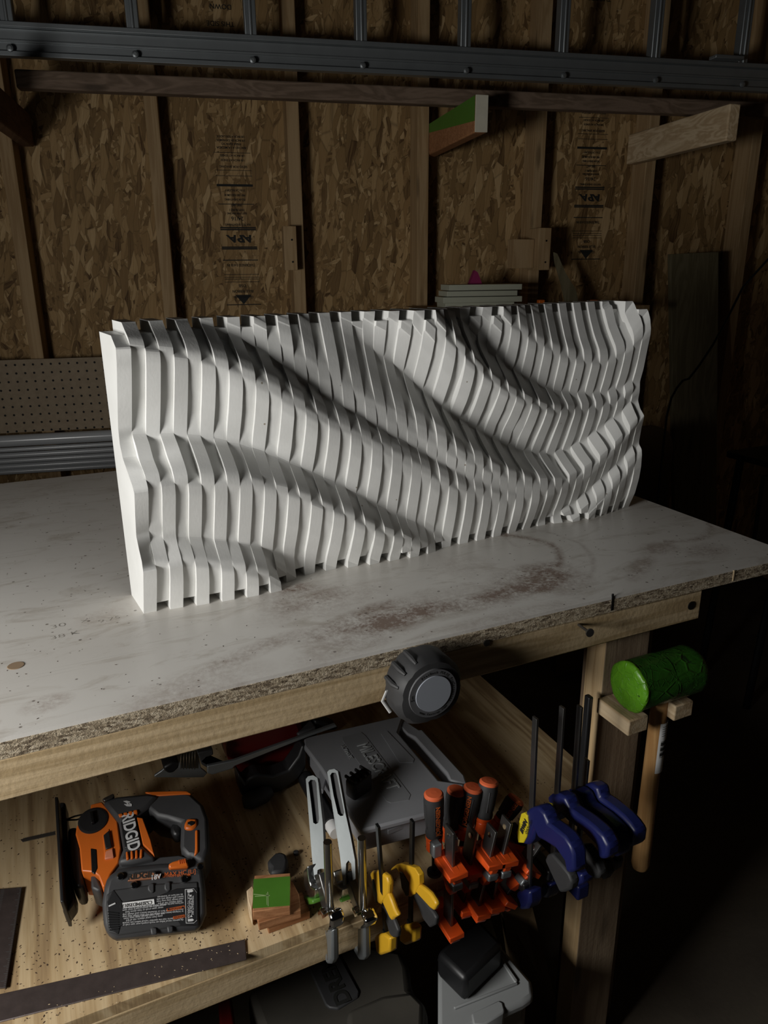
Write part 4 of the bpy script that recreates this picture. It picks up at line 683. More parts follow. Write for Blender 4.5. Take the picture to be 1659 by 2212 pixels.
# blue bar clamps
BL=[dict(h="Q 800,465 830,440 880,430 925,478 945,540 1000,580 1060,630 1100,690 1120,750 1125,860 1100,872 1070,870 1055,790 1000,710 930,665 880,640 860,590 850,650 820,690 775,680 790,560",bar=((1157,1550),(1149,1745)),l="Q 920,790 935,755 965,745 1040,830 1080,880 1102,940 1090,985 1050,1003 1020,1005 980,920",yl="Q 780,475 800,468 820,490 828,560 815,630 795,670 760,668 750,600 765,530",j="Q 755,990 800,975 848,985 850,1060 830,1105 790,1110 760,1090",lab='frontmost, with a yellow name plate'),
 dict(h="Q 940,370 965,352 1010,345 1060,370 1085,440 1140,480 1200,520 1260,570 1310,620 1350,700 1340,775 1310,782 1285,778 1268,690 1180,600 1080,530 1035,485 1010,530 985,525 965,440",bar=((1215,1527),(1203,1722)),l="Q 1130,720 1150,690 1185,690 1260,790 1290,880 1275,912 1250,915 1200,880",yl="Q 955,405 980,408 1000,450 1006,505 990,525 970,470",j="Q 915,940 950,930 985,940 975,1010 955,1035 918,1030",lab='second from the front, a sliver of yellow plate showing'),
 dict(h="Q 1055,335 1085,318 1130,320 1170,350 1200,420 1250,455 1300,490 1360,545 1400,590 1425,680 1420,755 1395,768 1370,762 1350,650 1250,550 1160,480 1125,430 1095,390",bar=((1253,1525),(1240,1712)),l="Q 1240,790 1290,760 1330,800 1340,880 1310,925 1285,900",yl=None,j="Q 1110,875 1150,862 1190,870 1195,935 1160,952 1125,945",lab='third counted from the front'),
 dict(h="Q 1160,305 1185,285 1225,275 1278,308 1290,370 1350,410 1400,450 1450,495 1490,540 1532,600 1522,685 1495,700 1468,698 1445,600 1350,520 1290,470 1230,420 1200,355",bar=((1268,1640),(1262,1700)),l="Q 1340,790 1380,760 1400,800 1385,850 1340,880",yl=None,j=None,lab='rearmost, nearest the bench leg')]
for i,d in enumerate(BL):
    Y=[.640,.645,.650,.655][i]; T_=oy(*d['bar'][0],Y); B_=oy(*d['bar'][1],Y); a=unit(T_-B_); X=B_[0]; PX=np.array([X,0,0]); n=np.array([1.,0,0])
    bo=B_-a*.16
    t=thing('quick_grip_clamp','quick grip clamp with blue trigger, '+d['lab'],'clamp',bo,'blue quick grip clamps by the bench leg')
    MB().obox((T_+bo)/2,a,(0,1,0),np.cross(a,(0,1,0)),np.linalg.norm(T_-bo)/2,.0045,.0018).build('bar','dksteel',t,bevel=.0005)
    pm('trigger_handle',d['h'],PX,n,.020,'blue',t,bevel=.004,off=.006)
    pm('lever',d['l'],PX,n,.013,'rubber',t,bevel=.003,off=.004)
    if d['yl']: 
        npl=pm('name_plate',d['yl'],PX,n,.024,'yellowl',t,bevel=.001,off=.006); npl['label']='yellow name plate'
    if i==0:
        u_=unit(onp(*px("Q 790,520")[0],PX,n)-onp(*px("Q 757,605")[0],PX,n)); P_=onp(*px("Q 772,570")[0],PX-np.array([.0068,0,0]),n); nn=np.array([-1.,0,0]); text('print','IRWIN',P_+np.array([-.0003,0,0]),u_,np.cross(nn,u_),.0065,'textk',npl,ex=.0001,bold=.0003)
        P_=onp(*px("Q 802,575")[0],PX-np.array([.0068,0,0]),n); text('print','QUICK-GRIP',P_+np.array([-.0003,0,0]),u_,np.cross(nn,u_),.0036,'textk',npl,ex=.0001)
    MB().box(X-.008,X+.008,Y-.004,.742,ZS+.0004,ZS+.016).build('jaw_arm','black',t,bevel=.002)
    if d['j']: pm('fixed_jaw',d['j'],PX,n,.022,'blue',t,bevel=.004,off=.002)
    else: MB().obox(bo,a,(0,1,0),(1,0,0),.012,.02,.010).build('fixed_jaw','blue',t,bevel=.003)

# ------------------------------------------------------------------ on the lower shelf
def slab(name,poly,z,th,m,t=None,bevel=.001):
    pts=[oz(x,y,z) for x,y in px(poly)]; return MB().prism([p-np.array([0,0,th]) for p in pts],(0,0,th)).build(name,m,t,bevel=bevel)
# steel rules
o=slab('steel_rule',"O -60,2160 530,2028 533,2072 -60,2222",ZS+.0022,.0018,'rule'); tag(single(o),'long dark steel bar lying along the front edge of the shelf, dusted with chips','rule')
rl=thing('graduated_rule','graduated steel rule running back at the far left edge of the shelf','rule',oz(10,2050,ZS))
rbl=slab('blade',"O -62,1925 48,1916 13,2133 -70,2141",ZS+.0045,.0018,'rule',rl)
A_=oz(48,1916,ZS+.0047); B_=oz(13,2133,ZS+.0047); C_=oz(-60,1925,ZS+.0047); 
e=unit(C_-A_)
for k in range(60):
    P=A_+(B_-A_)*(k+.5)/60; L_=.007 if k%8==0 else (.005 if k%4==0 else .003); w_=unit(B_-A_)*.0002
    MB().prism([P-w_+e*.0006,P+w_+e*.0006,P+w_+e*L_,P-w_+e*L_],(0,0,.0001)).build('graduation','silverp',rbl)
A2=oz(3,1921,ZS+.0047); 
for k in range(30):
    P=A2+(B_-A_)*(k+.5)/60; w_=unit(B_-A_)*.0002; MB().prism([P-w_,P+w_,P+w_-e*.004,P-w_-e*.004],(0,0,.0001)).build('graduation','silverp',rbl)
# stack of wooden blocks
zb_=ZS+.0003
def blk(nm,poly,z,th,m,lab,extra=None):
    t=thing(nm,lab,'block',oz(*px(poly)[0],z)-np.array([0,0,th]),'hardwood blocks stacked beside the locking clamps'); slab('block',poly,z,th,m,t,bevel=.0008); return t
blk('wood_block',"P 215,1450 540,1330 480,1180 160,1290",zb_+.012,.012,'red','bottom hardwood block of the stack, turned to the right')
blk('wood_block',"P 140,1425 470,1325 455,1200 400,1090 90,1200",zb_+.0245,.012,'red','middle hardwood block of the stack')
t=blk('wood_block',"P 92,1335 385,1295 388,1032 108,1052",zb_+.0385,.0135,'red','top hardwood block of the stack, its face painted green with scratches')
slab('painted_face',"P 93,1308 383,1285 386,1058 100,1080",zb_+.0389,.0004,'green',t,bevel=0)['label']='green painted top'
for q in ("P 100,1195 225,1208 225,1212 100,1200","P 208,1180 214,1180 218,1290 212,1290","P 110,1212 228,1205 228,1209 110,1217","P 200,1190 204,1190 207,1280 203,1280"): slab('paint_scratch',q,zb_+.0391,.0002,mat('pale scratch',(.30,.42,.17),.7,bump=0),t,bevel=0)
o=slab('wood_offcut',"P 45,1170 90,1130 110,1180 85,1330 60,1260",ZS+.0255,.025,'lumY'); tag(single(o),'splintered pale offcut sticking out left of the block stack','offcut')
# black plastic cap behind the blocks
t=thing('ragged_disc','small black plastic disc with a ragged edge lying behind the block stack','disc',oz(600,1870,ZS)); slab('disc_body',"P 205,935 240,900 265,872 310,862 355,880 370,930 360,990 330,1022 230,1030 235,985 215,965",ZS+.018,.0178,'rubber',t,bevel=.004); slab('disc_tab',"P 410,855 430,848 452,852 450,872 420,878 410,870",ZS+.006,.0058,'rubber',t,bevel=.002)
# frosted organiser case
cs=thing('organiser_case','frosted plastic organiser case with carry handle and raised lettering on the shelf','case',oz(820,1700,ZS))
ZC=.607; TB=.047
lidc=slab('lid',"T 60,812 95,795 830,628 870,640 830,760 1160,1150 1370,1180 1345,1350 1000,1440 530,1560 500,1530 200,1050 62,870",ZC,.010,'case',cs,bevel=.003)
MB().prism([oz(*p_,ZC-.0102)-np.array([0,0,TB-.010]) for p_ in px("T 75,835 830,650 830,780 1140,1160 1340,1200 1320,1345 990,1435 540,1548 215,1060")],(0,0,TB-.010)).build('tray','case',cs,bevel=.002)
slab('carry_handle',"T 850,640 1000,738 1025,735 1370,1110 1390,1185 1250,1150 1225,1090 965,800 900,770 835,700",ZC-.004,.026,'case',cs,bevel=.005)
slab('label_recess',"T 375,800 530,760 565,790 930,1270 915,1310 770,1335 735,1320 380,830",ZC+.0006,.0006,mat('embossed plastic panel',(.25,.255,.265),.35,trans=.2),cs,bevel=0)
u_=unit(oz(*px("T 850,1280")[0],ZC)-oz(*px("T 500,790")[0],ZC)); text('raised_lettering','MILESCRAFT',oz(*px("T 655,1030")[0],ZC+.0012),u_,np.cross((0,0,1),u_),.020,'lid',lidc,ex=.0005,sx=.78)
text('raised_lettering','ULTIMATE',oz(*px("T 410,920")[0],ZC+.0012),u_,np.cross((0,0,1),u_),.006,'lid',lidc,ex=.0003)
slab('rib',"T 690,770 740,750 960,980 950,1005 840,1005",ZC+.001,.0008,'case',cs,bevel=0)
for q in ("T 640,700 690,690 720,730 850,870 880,930 850,950 780,870 650,750","T 250,1000 420,960 560,1150 400,1230","T 150,880 330,840 400,950 240,980","T 820,1040 960,1000 1080,1150 980,1230","T 480,1330 900,1240 960,1330 560,1450"):
    slab('stored_bit',q,ZC-.016,.020,'casein',cs,bevel=.003)
MB().prism([oz(*p_,ZC-TB+.001)-np.array([0,0,ZC-TB-ZS]) for p_ in px("T 250,1120 900,1000 1150,1250 1180,1400 700,1540 560,1560 420,1330")],(0,0,ZC-TB-ZS-.0015)).build('case_shadow_base','black',cs)['label']='black base whose colour paints the shadow under the case'  # black fill paints the dark shadow below the raised case
for q in ("T 180,1080 235,1050 245,1130 215,1230 190,1215","T 1160,1455 1210,1430 1215,1470 1170,1490","T 740,1530 900,1480 905,1500 745,1560"): slab('latch',q,ZC-.02,.008,'case',cs,bevel=.001)
t=thing('rubber_knob','black ribbed rubber knob lying on top of the organiser case','knob',oz(778,1700,ZC)); 
c_=oz(*px("T 510,1185")[0],ZC+.016); 
MB().obox(c_,unit((.9,.35,0)),unit((-.35,.9,0)),(0,0,1),.018,.010,.0145).build('knob_body','rubber',t,bevel=.004)
for k in range(4): MB().obox(c_+np.array([-.014+.009*k,.0035*k-.004,.016]),unit((.35,-.9,0)),unit((.9,.35,0)),(0,0,1),.011,.0016,.002).build('knob_rib','rubber',t,bevel=.0005)
# glue pen between case and clamps
t=thing('marker_pen','black and white marker squeezed between the organiser case and the left locking clamp','pen',oz(690,1750,ZS+.001))
q0=oz(650,1662,ZS+.014); q1=oz(728,1805,ZS+.014); dd=unit(q1-q0); L_=np.linalg.norm(q1-q0)
MB().lathe(q0,dd,[(0,.008),(.02,.008),(.021,.0085)],18).build('pen_cap','whitep',t); MB().lathe(q0+dd*.022,dd,[(0,.012),(.01,.0128),(L_*.72,.0128)],20).build('barrel','black',t); MB().lathe(q0+dd*(.022+L_*.72),dd,[(0,.010),(L_*.12,.009)],18).build('pen_end','whitep',t)
text('print','x33',q0+dd*.010+np.array([0,-.0065,.0055]),dd,(0,.5,.8),.006,'textk',t,ex=.0001)

# circular saw at the back of the shelf
cw=thing('circular_saw','red circular saw with ribbed metal sole at the back of the lower shelf','saw',oz(560,1700,ZS))
Y0=.985; n=np.array([0,1.,0]); PY=np.array([0,Y0,0])
pm('sole_plate',"A 50,580 110,540 250,400 400,370 430,520 480,560 450,595 310,598 50,595",PY+np.array([0,.02,0]),n,.004,'alu',cw,bevel=.001)
for k in range(6): 
    x_=262+k*23; pm('sole_rib',"A %d,%d %d,%d %d,%d %d,%d"%(x_,405-k*4,x_+7,403-k*4,x_-2+7,530,x_-2,530),PY+np.array([0,.016,0]),n,.005,'steel',cw,bevel=.001)
pm('depth_bracket',"A 395,385 520,355 525,400 470,420 440,450 520,500 680,500 670,515 480,510 430,480",PY,n,.012,'grey',cw,bevel=.003)
cc=oy(*px("A 960,330")[0],Y0+.03); Rg=np.linalg.norm(oy(*px("A 1210,330")[0],Y0+.03)-cc)
Rg=.064; cc[2]=max(cc[2],ZS+Rg+.001); MB().lathe(cc,(0,1,0),[(0,Rg*.86),(.004,Rg*.98),(.035,Rg),(.040,Rg*.9)],56).build('blade_guard','dred',cw)['label']='dark red round blade guard'
pm('fence_bar',"A 480,500 700,455 960,360 1250,258 1520,160 1535,180 1300,262 980,388 700,500 685,520 520,570 480,560",PY-np.array([0,.012,0]),n,.006,'alu',cw,bevel=.001)
pm('lower_guard',"A 715,520 770,600 810,560 870,530 1000,545 1120,500 1200,390 1230,300 1262,300 1262,480 1200,570 1060,670 960,698 850,690 790,735 740,700 720,600",PY-np.array([0,.004,0]),n,.03,'black',cw,bevel=.004)
pm('motor_housing',"A 1170,185 1330,120 1340,215 1210,250",PY+np.array([0,.05,0]),n,.05,'grey',cw,bevel=.004)
pm('rear_handle',"A 1330,100 1420,110 1530,165 1480,185 1400,190 1340,210",PY+np.array([0,.05,0]),n,.03,'black',cw,bevel=.004)
pm('front_knob',"A 110,470 180,430 240,430 235,480 190,520 150,522 115,500",PY-np.array([0,.0,0]),n,.03,'black',cw,bevel=.006)
c_=oz(*px("A 890,770")[0],ZS+.014); MB().tube([c_-np.array([.022,0,0]),c_-np.array([.012,0,0]),c_+np.array([.012,.004,0]),c_+np.array([.024,.006,0])],[.009,.0135,.013,.008],18).build('lock_knob','rubber',cw)

def settle(root,z0):
    for o in root.children_recursive:
        if o.type=='MESH':
            for v in o.data.vertices:
                if v.co.z<z0: v.co.z=z0+.0003
bpy.context.view_layer.update(); settle(cw,ZS+.0003)
# ------------------------------------------------------------------ jigsaw
jg=thing('jigsaw','orange and black cordless jigsaw lying on its side on the lower shelf','jigsaw',oz(300,1900,ZS))
jn=unit((-.05,-.30,.95)); JP=oz(215,1860,ZS+.082)
def jl(name,poly,top,th,m,bevel=.003):
    pts=[onp(x,y,JP+jn*top,jn) for x,y in px(poly)]; return MB().prism([p-jn*th for p in pts],jn*th).build(name,m,jg,bevel=bevel)
A_=oy(118,1723,1.02); 
sp_=[onp(x,y,JP-jn*.0,jn) for x,y in px("O 118,1722 140,1738 166,1975 153,1996 133,2001")]
jl('base_plate',"O 118,1721 125,1721 138,1948 130,1948",.006,.060,'black',.001)
jl('base_rim',"J 125,240 190,240 195,380 205,400 215,700 240,1000 285,1150 285,1230 215,1330 165,1340 140,900 120,400",-.024,.028,'black',.003)
jl('blade',"Z 130,632 180,618 352,580 356,600 145,646",-.028,.0014,'dksteel',0)
for k in range(22):
    x_=150+k*9.4; y_=640-(x_-145)*.222-13; jl('blade_tooth',"Z %f,%f %f,%f %f,%f"%(x_,y_+1,x_+8,y_-1.5,x_+1.5,y_-7),-.028,.0014,'dksteel',0)
jl('gear_housing',"J 440,265 555,235 640,340 710,430 745,700 720,850 640,960 590,1080 560,1090 520,980 470,940 350,930 330,700 290,560 300,480 380,400 440,370",0,.058,'orange',.006)
jl('gear_cover',"J 210,500 300,480 345,700 370,1080 290,1100 240,1000 215,760",-.012,.045,'black',.004)
jl('drop_foot',"J 440,960 500,960 560,1100 520,1135 445,1100",-.01,.04,'grey',.004)
c_=onp(*px("J 465,430")[0],JP+jn*.0,jn)
MB().lathe(c_,jn,[(-.004,.0185),(.0015,.0185),(.002,.016)],32).build('orbit_dial','black',jg); MB().obox(c_+jn*.004+np.array([0,.002,0]),unit((0,1,.3)),unit((1,0,0)),jn,.009,.0022,.0035).build('dial_grip','blk2',jg,bevel=.001)
jl('switch_recess',"J 560,560 625,505 665,700 665,790 580,810",.0012,.004,'orange',.001); jl('bevel_switch',"J 567,570 625,520 652,690 590,710",.0035,.004,'black',.001); jl('switch_tab',"J 590,730 660,700 672,790 580,808",.003,.004,mat('pale orange tab',(.62,.22,.12),.5),.001)
jl('slot_vent',"J 440,700 500,710 510,900 480,960 450,940",.0008,.002,'blk2',.001)
jl('motor_band',"J 555,235 700,180 1010,150 1130,170 1000,300 900,370 905,520 950,660 1090,790 850,840 700,850 760,700 715,430 640,340",.006,.062,'grey',.005)
jl('motor_window',"J 900,390 960,400 1040,620 1075,770 960,660",.007,.01,'orange',.001)
for k in range(4):
    jl('vent_slot',"J %d,%d %d,%d %d,%d %d,%d"%(790+k*48,735-k*8,812+k*48,730-k*8,822+k*44,805-k*6,795+k*44,812-k*6),.0085,.006,'orange',.001)
    jl('vent_slot',"J %d,%d %d,%d %d,%d %d,%d"%(715+k*50,360-k*12,755+k*50,350-k*12,765+k*48,380-k*10,728+k*48,388-k*10),.0085,.006,'orange',.001)
lgp=jl('logo_panel',"J 740,440 880,400 945,660 780,700",.0075,.003,'black',.001)
pa=onp(*px("J 812,420")[0],JP+jn*.008,jn); pb_=onp(*px("J 860,655")[0],JP+jn*.008,jn); u_=unit(pb_-pa); text('logo_text','RIDGID',(pa+pb_)/2,u_,np.cross(jn,u_),.0150,'textw',lgp,ex=.0002,bold=.0005,sx=.80)
pa=onp(*px("J 770,240")[0],JP+jn*.0065,jn); pb_=onp(*px("J 850,280")[0],JP+jn*.0065,jn)
jl('emblem',"J 768,232 800,228 838,238 812,250 832,282 800,280 775,262 806,262 795,245",.0068,.001,'textw',0); jl('emblem',"J 822,248 852,262 850,280 830,282",.0068,.001,'textw',0)
jl('grip',"J 1010,150 1300,125 1440,150 1560,260 1610,400 1620,700 1560,840 1440,780 1400,780 1330,700 1340,440 1200,400 1100,380 1000,300",.002,.052,'grey',.008)
jl('grip_overmould',"J 980,140 1300,130 1400,132 1440,158 1060,182",.0035,.004,'orange',.001)
jl('trigger_lock',"J 1400,400 1500,400 1505,470 1450,515 1375,510 1370,460",.005,.01,'orange',.003); jl('trigger_lock_hole',"J 1405,440 1440,425 1480,432 1478,460 1440,478 1405,465",.0058,.002,'blk2',.001)
jl('grip_accent',"J 1480,515 1515,515 1515,735 1470,775 1480,700",.0045,.006,'orange',.002)
jl('trigger',"J 1240,450 1335,450 1340,560 1270,580 1235,520",-.008,.02,'black',.004)
jl('rear_housing',"J 560,1100 700,850 830,800 1100,790 1320,770 1540,830 1560,880 1500,900 1000,930 720,960 620,1040",-.004,.04,'grey',.006)
jl('hook_clip',"J 555,215 580,195 665,155 678,175 655,200 580,232",.008,.006,'dksteel',.001)
jl('wire_guard',"J 195,410 280,375 450,338 450,346 285,385 215,412 300,410 400,378 400,386 300,420 200,424",-.012,.0016,'blk2',0)
# battery: face tipped up towards the viewer
bn=unit((0,-.62,.78)); BP=onp(*px("J 1050,1300")[0],oz(330,1985,ZS+.042),bn)
def bl(name,poly,top,th,m,bevel=.003):
    pts=[onp(x,y,BP+bn*top,bn) for x,y in px(poly)]; return MB().prism([p-bn*th for p in pts],bn*th).build(name,m,bl.par,bevel=bevel)
bl.par=jg; bl.par=bl('battery',"J 575,1100 600,1010 640,960 720,900 830,880 1130,850 1320,840 1560,880 1590,1100 1600,1350 1540,1490 1480,1515 700,1600 610,1560 570,1450 555,1250",0,.030,'grey',.006)
bl('battery_face',"J 600,1160 680,1110 1130,1050 1510,1030 1515,1110 1520,1470 1330,1480 720,1570 620,1540 590,1300",.0015,.004,'rubber',.003)
bl('name_strip',"J 810,1030 850,960 1060,930 1100,960 1140,955 1120,1000",.0062,.006,mat('copper label',(.40,.17,.09),.4,.3),.0005)
def btxt(s,p0,p1,h,m,dz=.0032,sx=1,flip=False,bold=0):
    a=onp(*px("J "+p0)[0],BP+bn*dz,bn); b=onp(*px("J "+p1)[0],BP+bn*dz,bn); u_=unit(b-a); 
    if flip: u_=-u_
    return text('print',s,(a+b)/2,u_,np.cross(bn,u_),h,m,bl.par,ex=.0001,sx=sx,bold=bold)
btxt('RIDGID','870,985','1030,968',.0065,'textk',.0066,bold=.0003,sx=1.1); btxt('18V','1060,995','1120,985',.0055,'textw',.0066,bold=.0002); btxt('MAX HC [Li]','1255,958','1410,940',.005,'texto'); btxt('LITHIUM BATTERY','1200,980','1400,970',.003,'texto')
bl('release_button',"J 1215,860 1260,835 1395,795 1420,895 1225,908",.010,.012,'orange',.002)
for k in range(4): bl('button_ridge',"J %d,%d %d,%d %d,%d %d,%d"%(1318+k*19,818-k*4,1326+k*19,816-k*4,1332+k*19,858-k*4,1324+k*19,860-k*4),.0108,.001,'texto',0)
bl('label_panel',"J 600,1240 670,1110 760,1235 1100,1180 1300,1100 1510,1090 1515,1470 1330,1470 1300,1430 740,1480 720,1560 620,1500",.0022,.002,'black',.001)
bl('serial_sticker',"J 757,1245 1072,1207 1078,1258 765,1300",.0030,.001,'whitep',0)
btxt('CS20394D350178','780,1272','1000,1245',.0040,'textk',.0036,flip=True,sx=.9)
rg=np.random.RandomState(5)
WORDS="do not burn or incinerate battery pack charge only with rated charger keep away from metal objects risk of fire and burns read the operator manual before use recycle properly never open crush or heat above limit".split()
for k in range(13):
    x0_=760+ (340 if k<4 else 0); y0_=1188+k*22 if k<4 else 1290+(k-4)*21
    wd=[WORDS[(k*5+q)%len(WORDS)] for q in range(5 if k<4 else 11)]; x1_=1365 if k not in (5,6,9,10) else 1190
    if k in (5,6,9,10): wd=wd[:7]
    a=onp(*px("J %d,%d"%(x0_,y0_+ (0 if k<4 else 10)))[0],BP+bn*.003,bn); b=onp(*px("J %d,%d"%(x1_,y0_-28 if k<4 else y0_-45))[0],BP+bn*.003,bn); s=' '.join(wd); u_=-unit(b-a)
    o=text('print',s,(a+b)/2,u_,np.cross(bn,u_),.0021,'textw',bl.par,ex=.00005); 
    w_=max(v.co.dot(Vector(u_)) for v in o.data.vertices)-min(v.co.dot(Vector(u_)) for v in o.data.vertices); L_=np.linalg.norm(b-a)
    if w_>L_:
        c_=Vector((a+b)/2); R_=Matrix.Translation(c_)@Matrix.Scale(L_/w_,4,Vector(u_))@Matrix.Translation(-c_); o.data.transform(R_)
for q in ("J 1198,1302 1375,1272 1380,1300 1203,1330","J 1262,1382 1376,1362 1382,1390 1267,1408"):
    bl('warning_box',q,.0031,.0008,'texto',0)
    p=px(q); cx_=sum(a for a,_ in p)/4; cy_=sum(b for _,b in p)/4
    bl('warning_box_inner','O '+' '.join('%f,%f'%(cx_+(a-cx_)*.93,cy_+(b-cy_)*.7) for a,b in p),.0034,.0008,'black',0)
    aa=np.array(p[3]);bb=np.array(p[2]); m0=onp(cx_-8,cy_+1.3,BP+bn*.004,bn); m1=onp(cx_+8,cy_-1.3,BP+bn*.004,bn); text('print','WARNING',(m0+m1)/2,-unit(m1-m0),np.cross(bn,-unit(m1-m0)),.0024,'texto',bl.par,ex=.00005,sx=.9)
for q in ("1380,1110 1470,1103 1498,1140 1500,1420 1470,1448 1390,1450",):
    p=px("J "+q); cx_=sum(a for a,_ in p)/len(p); cy_=sum(b for _,b in p)/len(p)
    bl('diagram_frame','J '+q,.0031,.0008,'textw',0); bl('diagram_panel','O '+' '.join('%f,%f'%(cx_+(a-cx_)*.93,cy_+(b-cy_)*.97) for a,b in p),.0034,.0008,'black',0)
bl('diagram_icon',"J 1402,1118 1450,1112 1466,1126 1450,1138 1404,1142",.0038,.0006,'textw',0); bl('diagram_icon',"J 1408,1408 1455,1402 1470,1416 1455,1428 1410,1432",.0038,.0006,'textw',0); bl('diagram_arrow',"J 1422,1168 1450,1165 1438,1188",.0038,.0006,'textw',0); bl('diagram_arrow',"J 1430,1388 1456,1385 1442,1364",.0038,.0006,'textw',0)
for x_,s in ((1415,'PACK TO CHARGER'),(1435,'BLOC-PILES'),(1455,'TEMPERATURE')):
    a=onp(*px("J %d,1195"%x_)[0],BP+bn*.0038,bn); b=onp(*px("J %d,1345"%x_)[0],BP+bn*.0038,bn); text('print',s,(a+b)/2,unit(b-a),np.cross(bn,unit(b-a)),.0026,'textw',bl.par,ex=.00005,sx=.9)
for p_ in ("875,1068","1372,1008","738,982","1530,885"):
    c_=onp(*px("J "+p_)[0],BP+bn*.001,bn); MB().lathe(c_,bn,[(0,.0045),(.0030,.0042),(.0034,.003)],16).build('battery_screw','chrome',bl.par); 
for q in ("1010,1075 1045,1045 1075,1050 1075,1140 1045,1152 1010,1120","1175,1060 1205,1030 1235,1032 1238,1120 1205,1138 1175,1110","1035,1495 1065,1485 1100,1490 1105,1560 1045,1566","1200,1480 1230,1468 1265,1475 1262,1540 1210,1545"): bl('moulded_notch','J '+q,.0035,.003,'grey',.002)
for k in range(8): bl('battery_vent',"J %d,%d %d,%d %d,%d %d,%d"%(612+k*2,1330+k*26,720,1345+k*22,722,1353+k*22,614+k*2,1340+k*26),.0031,.0012,'blk2',0)
bl('shiny_tab',"J 620,1272 685,1242 690,1255 622,1286",.0031,.001,'textw',0)

bpy.context.view_layer.update(); settle(jg,ZS+.0003)
# ------------------------------------------------------------------ beneath the shelf
dm=thing('rotary_tool_case','dusty black tool case with a name plate standing under the lower shelf','case',oz(700,2180,.02))
ZD=.33
slab('case_shell',"K 235,385 600,200 780,160 960,190 990,270 1000,370 1070,440 1080,600 1040,900 420,980 300,560",ZD,.30,'crev',dm,bevel=.012)
slab('case_bulge',"K 700,470 860,400 1000,380 1060,440 1050,640 700,700",ZD+.008,.02,'crev',dm,bevel=.008)
slab('name_plate',"K 515,255 660,205 758,385 752,410 660,465 620,460 602,445",ZD+.0035,.006,'grey',dm,bevel=.002)
a=oz(*px("K 688,432")[0],ZD+.0037); b=oz(*px("K 610,262")[0],ZD+.0037); u_=unit(b-a); text('raised_lettering','DREMEL',a-u_*.004,u_,np.cross((0,0,1),u_),.022,'textk',dm,ex=.0008,bold=.0010,align='LEFT')
bx=thing('black_box','black ribbed plastic box resting on the lid of the grey tote','box',oz(1000,2050,.33))
pts=px("Q 200,1400 470,1180 640,1345 380,1595"); ZX=.375
slab('shell',"Q 190,1400 470,1170 640,1345 385,1590",ZX,.045,'black',bx,bevel=.008); slab('rim',"Q 195,1440 470,1190 632,1372 385,1612",ZX-.03,.008,'black',bx,bevel=.003)
tt=thing('storage_tote','clear storage tote with a grey snap-on lid under the bench','tote',oz(1000,2200,0))
ZL=.328
slab('lid',"R 275,560 640,250 690,420 725,470 925,700 932,800 860,850 500,1010 275,1110",ZL,.018,'lid',tt,bevel=.006)
slab('lid_rim',"R 680,515 700,512 825,690 815,710 800,700",ZL+.004,.004,'lid',tt,bevel=.0015); slab('lid_rim',"R 380,872 820,702 826,716 390,888",ZL+.004,.004,'lid',tt,bevel=.0015)
slab('latch',"R 505,920 690,830 722,845 735,900 728,918 590,1000 520,1000",ZL+.003,.026,'lid',tt,bevel=.004)
MB().prism([oz(*p_,ZL-.0185)-np.array([0,0,ZL-.0195]) for p_ in px("R 360,560 630,290 700,480 890,720 880,800 500,970 350,1040")],(0,0,ZL-.0195)).build('bin','tote',tt,bevel=.006)
b=MB(); q=[oz(*p_,.35) for p_ in px("O 470,2150 500,2150 520,2300 480,2300")]; b.prism([x-np.array([0,0,.345]) for x in q],(0,0,.345)); tag(single(b.build('red_crate','dred',bevel=.004)),'dark red crate barely visible in the shadow under the shelf','crate')
b=MB(); q0=oz(1075,1960,.45); q1=oz(1180,2120,.12)
p4=[oz(1085,1955,.36),oz(1150,1960,.36),oz(1210,2200,.05),oz(1110,2140,.05)]; b.prism(p4,(0,.012,.006)); tag(single(b.build('leaning_board','brown')),'dark brown board leaning behind the grey tote','board')
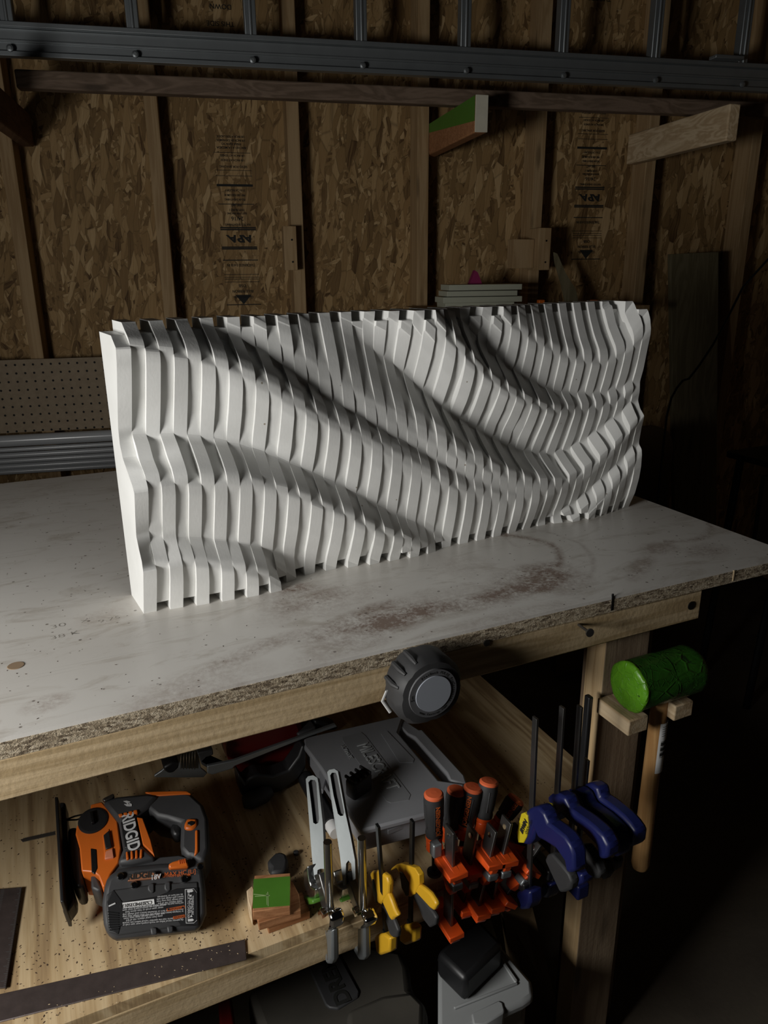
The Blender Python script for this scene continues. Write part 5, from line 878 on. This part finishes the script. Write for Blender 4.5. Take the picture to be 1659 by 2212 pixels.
# ------------------------------------------------------------------ dust and chips (nobody could count them)
def chips(name,region,n,m,smin,smax,seed,z,lab,cat,dens=None):
    rg=np.random.RandomState(seed); b=MB(); c=0
    while c<n:
        x=rg.uniform(region[0],region[1]); y=rg.uniform(region[2],region[3])
        if dens and rg.rand()>dens(x,y): continue
        if z>.8:
            l=np.array([x,y,0])-FO; 
            if -.005<l@FU<.875 and -.01<l@FV<.115: continue
        s=rg.uniform(smin,smax); a=rg.rand()*6.28; e=s*rg.uniform(.3,.6); h=s*rg.uniform(.15,.4)
        A=np.array([math.cos(a)*s,math.sin(a)*s,0]); B=np.array([-math.sin(a)*e,math.cos(a)*e,0]); P=np.array([x,y,z+.0001])
        k=rg.uniform(.3,1); b.add([P-A,P-B,P+A,P+B,P+A*.3+B*.2+np.array([0,0,h])],[(0,1,4),(1,2,4),(2,3,4),(3,0,4),(3,2,1,0)]); c+=1
    o=b.build(name,m); tag(single(o),lab,cat,kind='stuff'); return o
chips('wood_flecks',(-.2,.66,.715,1.25),2300,'dust',.0007,.0022,3,ZS,'dark sawdust flecks strewn over the plywood lower shelf','sawdust',lambda x,y: (1 if y<.86 else .25)*(1 if x<.35 else .5))
chips('sawdust_crumbs',(-.2,1.0,.71,1.5),800,'dust',.0005,.0016,4,.9,'dark crumbs of sawdust scattered over the white bench top','sawdust')
chips('pale_chips',(-.15,.15,.70,.735),70,'dustl',.0005,.0014,6,ZS+.0023,'pale wood chips on the dark steel bar','sawdust',lambda x,y:1 if .70+.12*0<y else 0)
# ------------------------------------------------------------------ light
def area(name,loc,aim,sx,sy,power,col=(1,1,1)):
    l=bpy.data.lights.new(name,'AREA'); l.shape='RECTANGLE'; l.size=sx; l.size_y=sy; l.energy=power; l.color=col
    o=bpy.data.objects.new(name,l); COL.objects.link(o); o.location=loc; o.rotation_euler=(Vector(aim)-Vector(loc)).to_track_quat('-Z','Z').to_euler(); return o
area('doorway_daylight',(-.82,.40,1.175),(1.6,.62,.86),.28,.45,15.5,(1,.985,.95))
w=bpy.data.worlds.new('world'); sc.world=w; w.use_nodes=True; w.node_tree.nodes['Background'].inputs[0].default_value=(.8,.85,1,1); w.node_tree.nodes['Background'].inputs[1].default_value=.002
sc.view_settings.view_transform='Standard'; sc.view_settings.look='None'; sc.view_settings.exposure=0; sc.view_settings.gamma=1; sc.view_settings.use_curve_mapping=False
